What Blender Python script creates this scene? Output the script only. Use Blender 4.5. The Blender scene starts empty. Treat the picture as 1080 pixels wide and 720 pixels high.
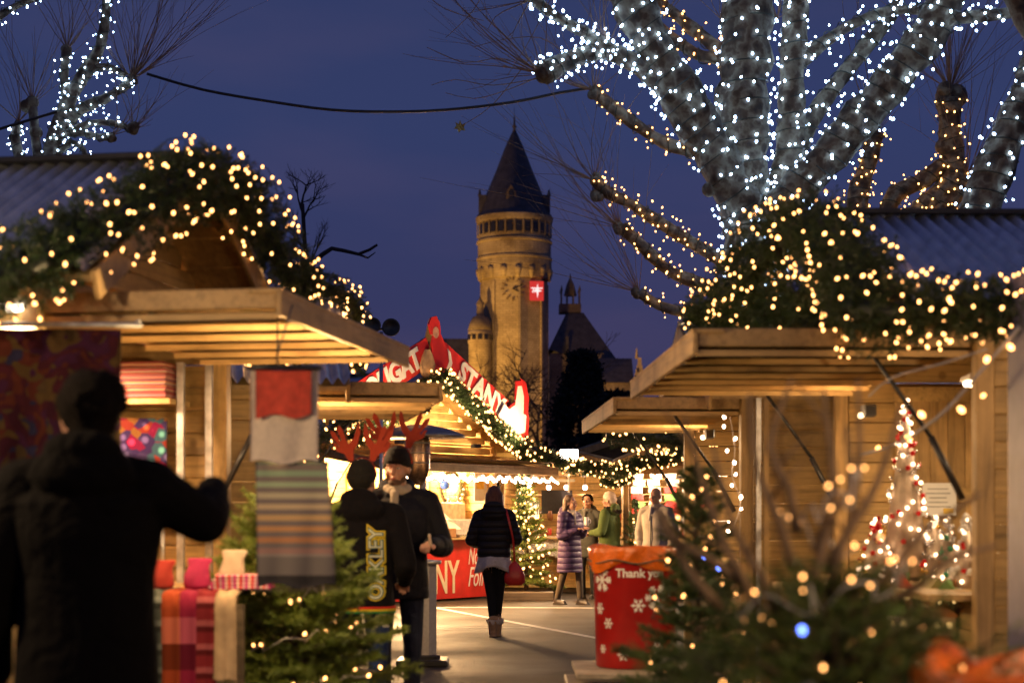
import bpy, math, random
import numpy as np
from mathutils import Vector, Matrix, Quaternion
from mathutils.bvhtree import BVHTree
R = math.radians
PI = math.pi
rnd = random.Random(7)
nr = np.random.RandomState(11)
sc = bpy.context.scene
COL = sc.collection
EYE = 1.35
def P(px, py, D):
    """a place in the market from its bearing, elevation and distance (surveyed off the photograph)"""
    return Vector(((px-540.0)*D/1800.0, D, EYE+(545.0-py)*D/1800.0))

# ---------------------------------------------------------------- objects
def tag(o, label=None, cat=None, group=None, kind=None):
    if label: o['label'] = label
    if cat: o['category'] = cat
    if group: o['group'] = group
    if kind: o['kind'] = kind
    return o
def thing(name, label, cat, loc=(0,0,0), rz=0.0, group=None):
    o = bpy.data.objects.new(name, None); COL.objects.link(o)
    o.empty_display_size = 0.1
    o.location = loc; o.rotation_euler = (0,0,rz)
    tag(o, label, cat, group)
    return o
def mat_of(o):
    return Matrix.Translation(o.location) @ o.rotation_euler.to_matrix().to_4x4()
def link(name, me, mat=None, parent=None, world=False):
    o = bpy.data.objects.new(name, me); COL.objects.link(o)
    if mat is not None:
        me.materials.clear()
        for m in (mat if isinstance(mat,(list,tuple)) else [mat]): me.materials.append(m)
    if parent is not None:
        if world: me.transform(mat_of(parent).inverted())
        o.parent = parent
    return o
def copy_tree(o, parent=None):
    c = o.copy(); COL.objects.link(c)
    if parent is not None: c.parent = parent
    for ch in [x for x in KIDS(o)]: copy_tree(ch, c)
    return c
def KIDS(o): return [x for x in bpy.data.objects if x.parent == o]

class MB:
    def __init__(s): s.v=[]; s.f=[]; s.mi=[]; s.cur=0
    def add(s, vs, fs):
        b=len(s.v); s.v.extend([tuple(v) for v in vs]); s.f.extend([tuple(i+b for i in f) for f in fs]); s.mi.extend([s.cur]*len(fs)); return s
    def box(s, c, d, rot=None, bev=0.0):
        x,y,z=d[0]/2,d[1]/2,d[2]/2
        if bev>0:
            b=min(bev,x*.6,y*.6,z*.6)
            vs=[];
            for sx in(-1,1):
                for sy in(-1,1):
                    for sz in(-1,1):
                        vs.append((sx*(x-b),sy*(y-b),sz*z)); vs.append((sx*(x-b),sy*y,sz*(z-b))); vs.append((sx*x,sy*(y-b),sz*(z-b)))
            def I(a,bb,cc,k): return ((0 if a<0 else 4)+(0 if bb<0 else 2)+(0 if cc<0 else 1))*3+k
            fs=[]
            for q in(-1,1):
                fs.append([I(-1,-1,q,0),I(1,-1,q,0),I(1,1,q,0),I(-1,1,q,0)])
                fs.append([I(-1,q,-1,1),I(1,q,-1,1),I(1,q,1,1),I(-1,q,1,1)])
                fs.append([I(q,-1,-1,2),I(q,1,-1,2),I(q,1,1,2),I(q,-1,1,2)])
            for a in(-1,1):
                for c2 in(-1,1):
                    fs.append([I(a,-1,c2,0),I(a,1,c2,0),I(a,1,c2,2),I(a,-1,c2,2)])
                    fs.append([I(-1,a,c2,0),I(1,a,c2,0),I(1,a,c2,1),I(-1,a,c2,1)])
                    fs.append([I(a,c2,-1,1),I(a,c2,1,1),I(a,c2,1,2),I(a,c2,-1,2)])
                    for d2 in(-1,1): fs.append([I(a,c2,d2,0),I(a,c2,d2,1),I(a,c2,d2,2)])
        else:
            vs=[(-x,-y,-z),(x,-y,-z),(x,y,-z),(-x,y,-z),(-x,-y,z),(x,-y,z),(x,y,z),(-x,y,z)]
            fs=[(0,3,2,1),(4,5,6,7),(0,1,5,4),(1,2,6,5),(2,3,7,6),(3,0,4,7)]
        c=Vector(c)
        if rot is not None: vs=[rot@Vector(v)+c for v in vs]
        else: vs=[Vector(v)+c for v in vs]
        return s.add(vs,fs)
    def bar(s, a, b, w, h, up=(0,0,1), bev=0.0):
        a=Vector(a);b=Vector(b);d=b-a;L=d.length;x=d/L;u=Vector(up)
        y=u.cross(x)
        if y.length<1e-4: y=Vector((0,1,0)).cross(x)
        y.normalize();z=x.cross(y)
        m=Matrix((x,y,z)).transposed()
        return s.box((a+b)/2,(L,w,h),m,bev)
    def tube(s, pts, rad, n=8, cap=True):
        pts=[Vector(p) for p in pts]; m=len(pts)
        if not hasattr(rad,'__len__'): rad=[rad]*m
        b=len(s.v); prev=None
        for i,p in enumerate(pts):
            t=(pts[min(i+1,m-1)]-pts[max(i-1,0)])
            if t.length<1e-9: t=Vector((0,0,1))
            t.normalize()
            if prev is None:
                u=t.orthogonal().normalized()
            else:
                u=(prev-t*prev.dot(t));
                u = u.normalized() if u.length>1e-6 else t.orthogonal().normalized()
            prev=u; w=t.cross(u)
            for k in range(n):
                a=2*PI*k/n
                s.v.append(tuple(p+(u*math.cos(a)+w*math.sin(a))*rad[i]))
        for i in range(m-1):
            for k in range(n):
                k2=(k+1)%n
                s.f.append((b+i*n+k,b+i*n+k2,b+(i+1)*n+k2,b+(i+1)*n+k)); s.mi.append(s.cur)
        if cap:
            s.f.append(tuple(b+k for k in range(n))[::-1]); s.mi.append(s.cur)
            s.f.append(tuple(b+(m-1)*n+k for k in range(n))); s.mi.append(s.cur)
        return s
    def lathe(s, prof, c=(0,0,0), n=24, ax=None, sx=1, sy=1):
        """prof: (radius, height) pairs from bottom to top, closed with caps"""
        b=len(s.v);c=Vector(c)
        for r,z in prof:
            for k in range(n):
                a=2*PI*k/n; v=Vector((r*sx*math.cos(a),r*sy*math.sin(a),z))
                if ax is not None: v=ax@v
                s.v.append(tuple(v+c))
        m=len(prof)
        for i in range(m-1):
            for k in range(n):
                k2=(k+1)%n
                s.f.append((b+i*n+k,b+i*n+k2,b+(i+1)*n+k2,b+(i+1)*n+k)); s.mi.append(s.cur)
        s.f.append(tuple(b+k for k in range(n))[::-1]); s.mi.append(s.cur)
        s.f.append(tuple(b+(m-1)*n+k for k in range(n))); s.mi.append(s.cur)
        return s
    def ell(s, c, r, rot=None, n=14, m=9):
        if not hasattr(r,'__len__'): r=(r,r,r)
        b=len(s.v);c=Vector(c)
        vs=[(0,0,-1)]
        for i in range(1,m):
            ph=-PI/2+PI*i/m
            for k in range(n):
                a=2*PI*k/n; vs.append((math.cos(ph)*math.cos(a),math.cos(ph)*math.sin(a),math.sin(ph)))
        vs.append((0,0,1)); out=[]
        for v in vs:
            q=Vector((v[0]*r[0],v[1]*r[1],v[2]*r[2]))
            if rot is not None:q=rot@q
            out.append(q+c)
        fs=[]
        for k in range(n): fs.append((0,1+(k+1)%n,1+k))
        for i in range(m-2):
            for k in range(n):
                k2=(k+1)%n; a0=1+i*n; fs.append((a0+k,a0+k2,a0+n+k2,a0+n+k))
        l=len(vs)-1;a0=1+(m-2)*n
        for k in range(n): fs.append((a0+k,a0+(k+1)%n,l))
        return s.add(out,fs)
    def cap(s, a, b, r0, r1, n=12):
        """tapered capsule"""
        a=Vector(a);b=Vector(b);d=(b-a);L=max(d.length,1e-5);t=d/L
        pts=[];rad=[]
        for k in range(4):
            an=PI/2*(1-k/4.0); pts.append(a-t*r0*math.sin(an)*.999); rad.append(max(r0*math.cos(an),r0*.05))
        pts.append(a);rad.append(r0);pts.append(b);rad.append(r1)
        for k in range(1,5):
            an=PI/2*(k/4.0); pts.append(b+t*r1*math.sin(an)*.999); rad.append(max(r1*math.cos(an),r1*.05))
        return s.tube(pts,rad,n)
    def loft(s, rings, n=20, pw=2.0):
        """rings: (cx,cy,cz,rx,ry)"""
        b=len(s.v)
        for cx,cy,cz,rx,ry in rings:
            for k in range(n):
                a=2*PI*k/n;ca,sa=math.cos(a),math.sin(a)
                s.v.append((cx+rx*math.copysign(abs(ca)**(2/pw),ca),cy+ry*math.copysign(abs(sa)**(2/pw),sa),cz))
        m=len(rings)
        for i in range(m-1):
            for k in range(n):
                k2=(k+1)%n
                s.f.append((b+i*n+k,b+i*n+k2,b+(i+1)*n+k2,b+(i+1)*n+k)); s.mi.append(s.cur)
        s.f.append(tuple(b+k for k in range(n))[::-1]); s.mi.append(s.cur)
        s.f.append(tuple(b+(m-1)*n+k for k in range(n))); s.mi.append(s.cur)
        return s
    def prism(s, poly, t, M=None):
        """poly in local xz plane, thickness t along y"""
        n=len(poly)
        vs=[Vector((x,-t/2,z)) for x,z in poly]+[Vector((x,t/2,z)) for x,z in poly]
        if M is not None: vs=[M@v for v in vs]
        fs=[tuple(range(n)),tuple(range(2*n-1,n-1,-1))]+[(i,(i+1)%n+0,(i+1)%n+n,i+n)[::-1] for i in range(n)]
        return s.add(vs,fs)
    def mesh(s, name, smooth=False):
        me=bpy.data.meshes.new(name); me.from_pydata(s.v,[],s.f)
        if any(s.mi): me.polygons.foreach_set('material_index',s.mi)
        if smooth: me.polygons.foreach_set('use_smooth',[True]*len(s.f))
        me.update(); return me
    def build(s, name, mat, parent=None, smooth=False, world=False):
        return link(name, s.mesh(name,smooth), mat, parent, world)

def quads_mesh(name, V, smooth=False):
    """V: (n,4,3) array of quads -> mesh"""
    n=len(V); me=bpy.data.meshes.new(name)
    me.vertices.add(n*4); me.vertices.foreach_set('co', V.reshape(-1).astype(np.float32))
    me.loops.add(n*4); me.loops.foreach_set('vertex_index', np.arange(n*4,dtype=np.int32))
    me.polygons.add(n); me.polygons.foreach_set('loop_start', np.arange(0,n*4,4,dtype=np.int32))
    me.polygons.foreach_set('loop_total', np.full(n,4,dtype=np.int32))
    me.update(calc_edges=True); return me
def needles(A, Dr, L, W):
    """A base points (n,3), Dr unit directions, lengths, width -> diamond quads"""
    n=len(A); ref=nr.normal(size=(n,3)); side=np.cross(Dr,ref); side/= (np.linalg.norm(side,axis=1,keepdims=True)+1e-9)
    L=np.asarray(L).reshape(-1,1); W=np.asarray(W).reshape(-1,1)
    mid=A+Dr*L*0.45
    return np.stack([A, mid+side*W*.5, A+Dr*L, mid-side*W*.5],axis=1)
def unit(a): return a/(np.linalg.norm(a,axis=-1,keepdims=True)+1e-9)
def twig_needles(p0, p1, per, L, W, spread=0.9, flat=0.0):
    """p0,p1 (m,3) twig ends; per needles each"""
    m=len(p0); t=nr.rand(m,per,1); base=p0[:,None,:]+(p1-p0)[:,None,:]*t
    ax=unit(p1-p0)[:,None,:]; r=nr.normal(size=(m,per,3))
    if flat: r[:,:,2]*=(1-flat)
    r=r-(r*ax).sum(-1,keepdims=True)*ax; r=unit(r)
    d=unit(ax*(1.0)+r*spread*(0.7+.6*nr.rand(m,per,1)))
    n=m*per
    return needles(base.reshape(n,3), d.reshape(n,3), L*(.6+.6*nr.rand(n)), W*(.8+.4*nr.rand(n)))

def resample(pts, step):
    pts=[Vector(p) for p in pts]
    # catmull rom
    out=[]; n=len(pts)
    for i in range(n-1):
        p0=pts[max(i-1,0)];p1=pts[i];p2=pts[i+1];p3=pts[min(i+2,n-1)]
        k=max(2,int((p2-p1).length/step))
        for j in range(k):
            t=j/k; t2=t*t;t3=t2*t
            out.append(0.5*((2*p1)+(-p0+p2)*t+(2*p0-5*p1+4*p2-p3)*t2+(-p0+3*p1-3*p2+p3)*t3))
    out.append(pts[-1]); return out
def resample_r(pts, rad, step):
    pts=[Vector(p) for p in pts]; outp=[];outr=[];n=len(pts)
    for i in range(n-1):
        p0=pts[max(i-1,0)];p1=pts[i];p2=pts[i+1];p3=pts[min(i+2,n-1)]
        k=max(2,int((p2-p1).length/step))
        for j in range(k):
            t=j/k; t2=t*t;t3=t2*t
            outp.append(0.5*((2*p1)+(-p0+p2)*t+(2*p0-5*p1+4*p2-p3)*t2+(-p0+3*p1-3*p2+p3)*t3))
            outr.append(rad[i]*(1-t)+rad[i+1]*t)
    outp.append(pts[-1]);outr.append(rad[-1]); return outp,outr

# ---------------------------------------------------------------- materials
def newmat(name):
    m=bpy.data.materials.new(name); m.use_nodes=True; nt=m.node_tree
    return m, nt, nt.nodes['Principled BSDF']
def N(nt,t,**k):
    n=nt.nodes.new(t)
    for a,b in k.items(): setattr(n,a,b)
    return n
def c4(c): return (c[0],c[1],c[2],1)
def ramp(nt, fac, stops):
    r=N(nt,'ShaderNodeValToRGB'); els=r.color_ramp.elements
    while len(els)<len(stops): els.new(0.5)
    for e,(p,c) in zip(els,stops): e.position=p; e.color=c4(c)
    nt.links.new(fac,r.inputs[0]); return r.outputs[0]
def mat(name, col, rough=.6, metal=0, var=.12, scale=12, bump=0, bscale=60, sheen=0, spec=None, island=0, coat=0, stretch=None):
    m,nt,b=newmat(name)
    tc=N(nt,'ShaderNodeTexCoord'); src=tc.outputs['Object']
    if stretch:
        mp=N(nt,'ShaderNodeMapping'); mp.inputs['Scale'].default_value=stretch; nt.links.new(src,mp.inputs[0]); src=mp.outputs[0]
    no=N(nt,'ShaderNodeTexNoise'); no.inputs['Scale'].default_value=scale; no.inputs['Detail'].default_value=5
    nt.links.new(src,no.inputs['Vector'])
    lo=[max(0,x*(1-var*2)) for x in col]; hi=[min(1,x*(1+var*2)) for x in col]
    out=ramp(nt,no.outputs['Fac'],[(.25,lo),(.75,hi)])
    if island:
        g=N(nt,'ShaderNodeNewGeometry'); hs=N(nt,'ShaderNodeHueSaturation'); mr=N(nt,'ShaderNodeMapRange')
        mr.inputs['To Min'].default_value=1-island; mr.inputs['To Max'].default_value=1+island
        nt.links.new(g.outputs['Random Per Island'],mr.inputs['Value']); nt.links.new(mr.outputs[0],hs.inputs['Value']); nt.links.new(out,hs.inputs['Color']); out=hs.outputs[0]
    nt.links.new(out,b.inputs['Base Color'])
    b.inputs['Roughness'].default_value=rough; b.inputs['Metallic'].default_value=metal
    if spec is not None: b.inputs['Specular IOR Level'].default_value=spec
    if coat: b.inputs['Coat Weight'].default_value=coat
    if sheen: b.inputs['Sheen Weight'].default_value=sheen
    if bump:
        n2=N(nt,'ShaderNodeTexNoise'); n2.inputs['Scale'].default_value=bscale; n2.inputs['Detail'].default_value=4
        nt.links.new(src,n2.inputs['Vector'])
        bp=N(nt,'ShaderNodeBump'); bp.inputs['Strength'].default_value=bump; bp.inputs['Distance'].default_value=.02
        nt.links.new(n2.outputs['Fac'],bp.inputs['Height']); nt.links.new(bp.outputs[0],b.inputs['Normal'])
    return m
def emis(name, col, s, sample=True):
    m=bpy.data.materials.new(name); m.use_nodes=True; nt=m.node_tree; nt.nodes.clear()
    e=N(nt,'ShaderNodeEmission'); e.inputs[0].default_value=c4(col); e.inputs[1].default_value=s
    o=N(nt,'ShaderNodeOutputMaterial'); nt.links.new(e.outputs[0],o.inputs[0])
    if not sample: m.cycles.emission_sampling='NONE'
    return m
def leafmat(name, c1, c2, rough=.45, trans=.15):
    m,nt,b=newmat(name)
    g=N(nt,'ShaderNodeNewGeometry')
    tc=N(nt,'ShaderNodeTexCoord'); no=N(nt,'ShaderNodeTexNoise'); no.inputs['Scale'].default_value=7; nt.links.new(tc.outputs['Object'],no.inputs['Vector'])
    ad=N(nt,'ShaderNodeMath',operation='ADD'); nt.links.new(g.outputs['Random Per Island'],ad.inputs[0]); nt.links.new(no.outputs['Fac'],ad.inputs[1])
    hf=N(nt,'ShaderNodeMath',operation='MULTIPLY'); hf.inputs[1].default_value=.5; nt.links.new(ad.outputs[0],hf.inputs[0])
    nt.links.new(ramp(nt,hf.outputs[0],[(.2,c1),(.8,c2)]),b.inputs['Base Color'])
    b.inputs['Roughness'].default_value=rough
    if trans: 
        tr=N(nt,'ShaderNodeBsdfTranslucent'); tr.inputs[0].default_value=c4([x*1.3 for x in c2]); mx=N(nt,'ShaderNodeMixShader'); mx.inputs[0].default_value=trans
        nt.links.new(b.outputs[0],mx.inputs[1]); nt.links.new(tr.outputs[0],mx.inputs[2]); nt.links.new(mx.outputs[0],nt.nodes['Material Output'].inputs[0])
    return m
def woodmat(name, col, stretch, island=.22, rough=.6, dark=.5):
    m,nt,b=newmat(name)
    tc=N(nt,'ShaderNodeTexCoord'); mp=N(nt,'ShaderNodeMapping'); mp.inputs['Scale'].default_value=stretch; nt.links.new(tc.outputs['Object'],mp.inputs[0])
    g=N(nt,'ShaderNodeNewGeometry'); off=N(nt,'ShaderNodeVectorMath',operation='ADD'); sc_=N(nt,'ShaderNodeMath',operation='MULTIPLY'); sc_.inputs[1].default_value=37
    nt.links.new(g.outputs['Random Per Island'],sc_.inputs[0]); nt.links.new(mp.outputs[0],off.inputs[0]); nt.links.new(sc_.outputs[0],off.inputs[1])
    no=N(nt,'ShaderNodeTexNoise'); no.inputs['Scale'].default_value=1.6; no.inputs['Detail'].default_value=8; no.inputs['Distortion'].default_value=.6
    nt.links.new(off.outputs[0],no.inputs['Vector'])
    out=ramp(nt,no.outputs['Fac'],[(.2,[x*dark for x in col]),(.5,col),(.85,[min(1,x*1.25) for x in col])])
    hs=N(nt,'ShaderNodeHueSaturation'); mr=N(nt,'ShaderNodeMapRange'); mr.inputs['To Min'].default_value=1-island; mr.inputs['To Max'].default_value=1+island
    nt.links.new(g.outputs['Random Per Island'],mr.inputs['Value']); nt.links.new(mr.outputs[0],hs.inputs['Value']); nt.links.new(out,hs.inputs['Color'])
    # knots
    vo=N(nt,'ShaderNodeTexVoronoi'); vo.inputs['Scale'].default_value=2.2; nt.links.new(tc.outputs['Object'],vo.inputs['Vector'])
    kn=ramp(nt,vo.outputs['Distance'],[(.0,(.35,.3,.25)),(.05,(.5,.45,.4)),(.085,(1,1,1))])
    mx=N(nt,'ShaderNodeMix',data_type='RGBA',blend_type='MULTIPLY'); mx.inputs[0].default_value=.8
    nt.links.new(hs.outputs[0],mx.inputs[6]); nt.links.new(kn,mx.inputs[7])
    st=N(nt,'ShaderNodeTexNoise'); st.inputs['Scale'].default_value=2.1; st.inputs['Detail'].default_value=7; st.inputs['Roughness'].default_value=.65; nt.links.new(tc.outputs['Object'],st.inputs['Vector'])
    m2=N(nt,'ShaderNodeMix',data_type='RGBA',blend_type='MULTIPLY'); m2.inputs[0].default_value=1; nt.links.new(mx.outputs[2],m2.inputs[6]); nt.links.new(ramp(nt,st.outputs['Fac'],[(.32,(.50,.47,.42)),(.46,(.86,.85,.82)),(.6,(1.05,1.05,1.05))]),m2.inputs[7]); nt.links.new(m2.outputs[2],b.inputs['Base Color'])
    b.inputs['Roughness'].default_value=rough
    bp=N(nt,'ShaderNodeBump'); bp.inputs['Strength'].default_value=.35; bp.inputs['Distance'].default_value=.006
    nt.links.new(no.outputs['Fac'],bp.inputs['Height']); nt.links.new(bp.outputs[0],b.inputs['Normal'])
    return m
WC=(.42,.27,.10)
M=dict(
 woodh=woodmat('pine planks',WC,(1.5,1.5,22)), woodv=woodmat('pine posts',(.44,.28,.11),(20,20,1.6)), woodx=woodmat('cross boards',(.46,.30,.12),(1.5,20,20)), woody=woodmat('flap boards',(.47,.31,.12),(20,1.5,20)),
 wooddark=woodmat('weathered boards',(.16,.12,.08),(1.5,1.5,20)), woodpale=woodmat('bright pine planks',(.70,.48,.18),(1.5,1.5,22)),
 steel=mat('brushed steel',(.55,.54,.52),.4,.45,.06,30), galv=mat('galvanised metal',(.5,.5,.5),.45,.8,.2,14),
 roof=mat('zinc sheet',(.58,.63,.70),.34,.6,.15,6,.06,30), black=mat('black paint',(.02,.02,.022),.4,0,.2,20), rubber=mat('black rubber',(.02,.02,.02),.6,0,.3,30,.2),
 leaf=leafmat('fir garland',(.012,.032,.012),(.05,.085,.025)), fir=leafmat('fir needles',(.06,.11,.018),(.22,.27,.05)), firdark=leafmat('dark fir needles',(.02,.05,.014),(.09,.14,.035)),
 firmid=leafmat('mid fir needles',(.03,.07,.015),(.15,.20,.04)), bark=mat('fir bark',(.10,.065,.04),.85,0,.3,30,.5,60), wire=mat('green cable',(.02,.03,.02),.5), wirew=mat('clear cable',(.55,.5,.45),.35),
 wirepale=mat('pale cable',(.45,.42,.40),.4),
 warm=emis('warm bulb',(1,.42,.12),7.5), warmfar=emis('warm bulb far',(1,.45,.13),7.2), cool=emis('cold white bulb',(.48,.68,1.0),16), pinkw=emis('soft white bulb',(1,.68,.44),16), blue=emis('blue bulb',(.12,.22,1),9),
 white=mat('white paint',(.78,.77,.74),.5,0,.03), red=mat('red painted board',(.62,.03,.025),.42,0,.1,4),
)
plane_m,nt,b=newmat('plane tree bark')
tc=N(nt,'ShaderNodeTexCoord'); no=N(nt,'ShaderNodeTexNoise'); no.inputs['Scale'].default_value=7; no.inputs['Detail'].default_value=6; nt.links.new(tc.outputs['Object'],no.inputs['Vector'])
vo=N(nt,'ShaderNodeTexVoronoi'); vo.inputs['Scale'].default_value=9; nt.links.new(no.outputs['Color'],vo.inputs['Vector'])
nt.links.new(ramp(nt,no.outputs['Fac'],[(.32,(.035,.025,.018)),(.45,(.10,.07,.045)),(.53,(.22,.20,.14)),(.60,(.15,.12,.085)),(.72,(.05,.035,.025))]),b.inputs['Base Color'])
b.inputs['Roughness'].default_value=.85
bp=N(nt,'ShaderNodeBump'); bp.inputs['Strength'].default_value=.7; bp.inputs['Distance'].default_value=.05; nt.links.new(no.outputs['Fac'],bp.inputs['Height']); nt.links.new(bp.outputs[0],b.inputs['Normal'])
M['plane']=plane_m

# ---------------------------------------------------------------- bulbs
def bulb_mesh(r, m, name='bulb'):
    mb=MB(); mb.ell((0,0,0),(r,r,r*1.35),n=7,m=5); me=mb.mesh(name,True); me.materials.append(m); return me
BULB={}
def bulbs(root, pts, m, r, maxn=100, world=True):
    """each visible bulb a part of its string; past the first hundred nearest the rest are one part"""
    key=(m.name,r)
    if key not in BULB: BULB[key]=bulb_mesh(r,m)
    me=BULB[key]; inv=mat_of(root).inverted() if world else Matrix.Identity(4)
    pts=sorted([Vector(p) for p in pts], key=lambda p:(p-Vector((0,0,EYE))).length)
    for p in pts[:maxn]:
        o=bpy.data.objects.new('bulb',me); COL.objects.link(o); o.parent=root; o.location=inv@p
        o.rotation_euler=(rnd.uniform(-.9,.9),rnd.uniform(-.9,.9),0); k=rnd.uniform(.72,1.18); o.scale=(k,k,k)
    if len(pts)>maxn:
        mb=MB()
        for p in pts[maxn:]: mb.ell(inv@p,(r,r,r*1.3),n=6,m=4)
        o=mb.build('far_bulbs',m,root,True); o['kind']='stuff'
def lamp(name, loc, e, col, size=.05, typ='POINT', rot=None, parent=None, **k):
    l=bpy.data.lights.new(name,typ); l.energy=e; l.color=col
    if typ=='POINT': l.shadow_soft_size=size
    if typ=='AREA': l.shape='RECTANGLE'; l.size=size; l.size_y=k.get('sy',size)
    if typ=='SPOT': l.shadow_soft_size=size; l.spot_size=k.get('cone',1); l.spot_blend=.5
    o=bpy.data.objects.new(name,l); COL.objects.link(o); o.location=loc
    if rot is not None: o.rotation_euler=rot
    if parent is not None: o.parent=parent
    return o
def aim(o, target):
    o.rotation_euler=(Vector(target)-o.location).to_track_quat('-Z','Y').to_euler()

# ---------------------------------------------------------------- text
def text_mesh(s, size, ext=.002, shear=0, bold=0, align='CENTER'):
    c=bpy.data.curves.new('t','FONT'); c.body=s; c.size=size; c.extrude=ext; c.shear=shear; c.offset=bold; c.align_x=align; c.align_y='CENTER'; c.resolution_u=3
    o=bpy.data.objects.new('t',c); COL.objects.link(o)
    dg=bpy.context.evaluated_depsgraph_get(); me=bpy.data.meshes.new_from_object(o.evaluated_get(dg))
    bpy.data.objects.remove(o); bpy.data.curves.remove(c); me.name='lettering'; return me
# ---------------------------------------------------------------- camera, sky
cam=bpy.data.cameras.new('camera'); co=bpy.data.objects.new('camera',cam); COL.objects.link(co); sc.camera=co
co.location=(0,0,EYE); co.rotation_euler=(PI/2,0,0); cam.lens=60; cam.sensor_width=36; cam.shift_y=185/1080.0
cam.clip_end=3000; cam.clip_start=.05
cam.dof.use_dof=True; cam.dof.focus_distance=22; cam.dof.aperture_fstop=2.1
w=bpy.data.worlds.new('World'); sc.world=w; w.use_nodes=True; nt=w.node_tree; bg=nt.nodes['Background']
sky=N(nt,'ShaderNodeTexSky'); sky.sky_type='NISHITA'; sky.sun_disc=False; sky.sun_elevation=R(-3.5); sky.sun_rotation=R(200); sky.altitude=200; sky.ozone_density=3
hs=N(nt,'ShaderNodeHueSaturation'); hs.inputs['Saturation'].default_value=.55; nt.links.new(sky.outputs[0],hs.inputs['Color'])
# town glow on the evening air, fading upwards; faint thin cloud
tc=N(nt,'ShaderNodeTexCoord'); sp=N(nt,'ShaderNodeSeparateXYZ'); nt.links.new(tc.outputs['Generated'],sp.inputs[0])
grad=ramp(nt,sp.outputs['Z'],[(.0,(.046,.036,.090)),(.10,(.036,.038,.108)),(.22,(.028,.041,.122)),(.5,(.018,.028,.095))])
no=N(nt,'ShaderNodeTexNoise'); no.inputs['Scale'].default_value=4; no.inputs['Detail'].default_value=4
mp=N(nt,'ShaderNodeMapping'); mp.inputs['Scale'].default_value=(1,1,3.5); nt.links.new(tc.outputs['Generated'],mp.inputs[0]); nt.links.new(mp.outputs[0],no.inputs['Vector'])
cl=ramp(nt,no.outputs['Fac'],[(.45,(0,0,0)),(.75,(.018,.008,.006))])
a1=N(nt,'ShaderNodeMix',data_type='RGBA',blend_type='ADD'); a1.inputs[0].default_value=1; nt.links.new(grad,a1.inputs[6]); nt.links.new(cl,a1.inputs[7])
s1=N(nt,'ShaderNodeMix',data_type='RGBA',blend_type='MULTIPLY'); s1.inputs[0].default_value=1; nt.links.new(hs.outputs[0],s1.inputs[6]); s1.inputs[7].default_value=(.3,.3,.3,1)
a2=N(nt,'ShaderNodeMix',data_type='RGBA',blend_type='ADD'); a2.inputs[0].default_value=1; nt.links.new(a1.outputs[2],a2.inputs[6]); nt.links.new(s1.outputs[2],a2.inputs[7])
nt.links.new(a2.outputs[2],bg.inputs[0]); bg.inputs[1].default_value=.9
sc.view_settings.view_transform='Standard'; sc.view_settings.look='None'; sc.view_settings.exposure=.22; sc.view_settings.gamma=1
sc.cycles.use_denoising=True; sc.cycles.max_bounces=5; sc.cycles.diffuse_bounces=3; sc.cycles.glossy_bounces=2; sc.cycles.transmission_bounces=2; sc.cycles.transparent_max_bounces=4
sc.cycles.sample_clamp_indirect=4; sc.cycles.sample_clamp_direct=0; sc.cycles.use_light_tree=True; sc.cycles.caustics_reflective=False; sc.cycles.caustics_refractive=False
moon=bpy.data.lights.new('dusk_sun','SUN'); moon.energy=.015; moon.angle=R(10); moon.color=(.6,.7,1); mo=bpy.data.objects.new('dusk_sun',moon); COL.objects.link(mo); mo.rotation_euler=(R(80),0,R(200))

# ---------------------------------------------------------------- ground
m,nt,b=newmat('asphalt')
tc=N(nt,'ShaderNodeTexCoord'); n1=N(nt,'ShaderNodeTexNoise'); n1.inputs['Scale'].default_value=.55; n1.inputs['Detail'].default_value=6; nt.links.new(tc.outputs['Object'],n1.inputs['Vector'])
n2=N(nt,'ShaderNodeTexNoise'); n2.inputs['Scale'].default_value=55; n2.inputs['Detail'].default_value=3; nt.links.new(tc.outputs['Object'],n2.inputs['Vector'])
mx=N(nt,'ShaderNodeMix',data_type='RGBA',blend_type='MULTIPLY'); mx.inputs[0].default_value=1
nt.links.new(ramp(nt,n1.outputs['Fac'],[(.3,(.015,.0105,.007)),(.7,(.036,.0255,.017))]),mx.inputs[6]); nt.links.new(ramp(nt,n2.outputs['Fac'],[(.3,(.6,.6,.6)),(.7,(1.3,1.3,1.3))]),mx.inputs[7])
n3=N(nt,'ShaderNodeTexVoronoi'); n3.feature='DISTANCE_TO_EDGE'; n3.inputs['Scale'].default_value=.33; n4=N(nt,'ShaderNodeTexNoise'); n4.inputs['Scale'].default_value=2.5; n4.inputs['Detail'].default_value=5; nt.links.new(tc.outputs['Object'],n4.inputs['Vector']); v5=N(nt,'ShaderNodeVectorMath',operation='MULTIPLY_ADD'); v5.inputs[1].default_value=(.5,.5,.5); nt.links.new(n4.outputs['Color'],v5.inputs[0]); nt.links.new(tc.outputs['Object'],v5.inputs[2]); nt.links.new(v5.outputs[0],n3.inputs['Vector']); m3=N(nt,'ShaderNodeMix',data_type='RGBA',blend_type='MULTIPLY'); m3.inputs[0].default_value=1; nt.links.new(mx.outputs[2],m3.inputs[6]); nt.links.new(ramp(nt,n3.outputs['Distance'],[(.0,(.35,.35,.35)),(.006,(.5,.5,.5)),(.012,(1,1,1))]),m3.inputs[7]); nt.links.new(m3.outputs[2],b.inputs['Base Color'])
nt.links.new(ramp(nt,n1.outputs['Fac'],[(.35,(.55,.55,.55)),(.65,(.85,.85,.85))]),b.inputs['Roughness'])
bp=N(nt,'ShaderNodeBump'); bp.inputs['Strength'].default_value=.7; bp.inputs['Distance'].default_value=.012; nt.links.new(n2.outputs['Fac'],bp.inputs['Height']); nt.links.new(bp.outputs[0],b.inputs['Normal'])
g=MB(); g.add([(-900,-60,0),(900,-60,0),(900,1500,0),(-900,1500,0)],[(0,1,2,3)])
tag(g.build('ground',m),kind='structure')
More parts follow.
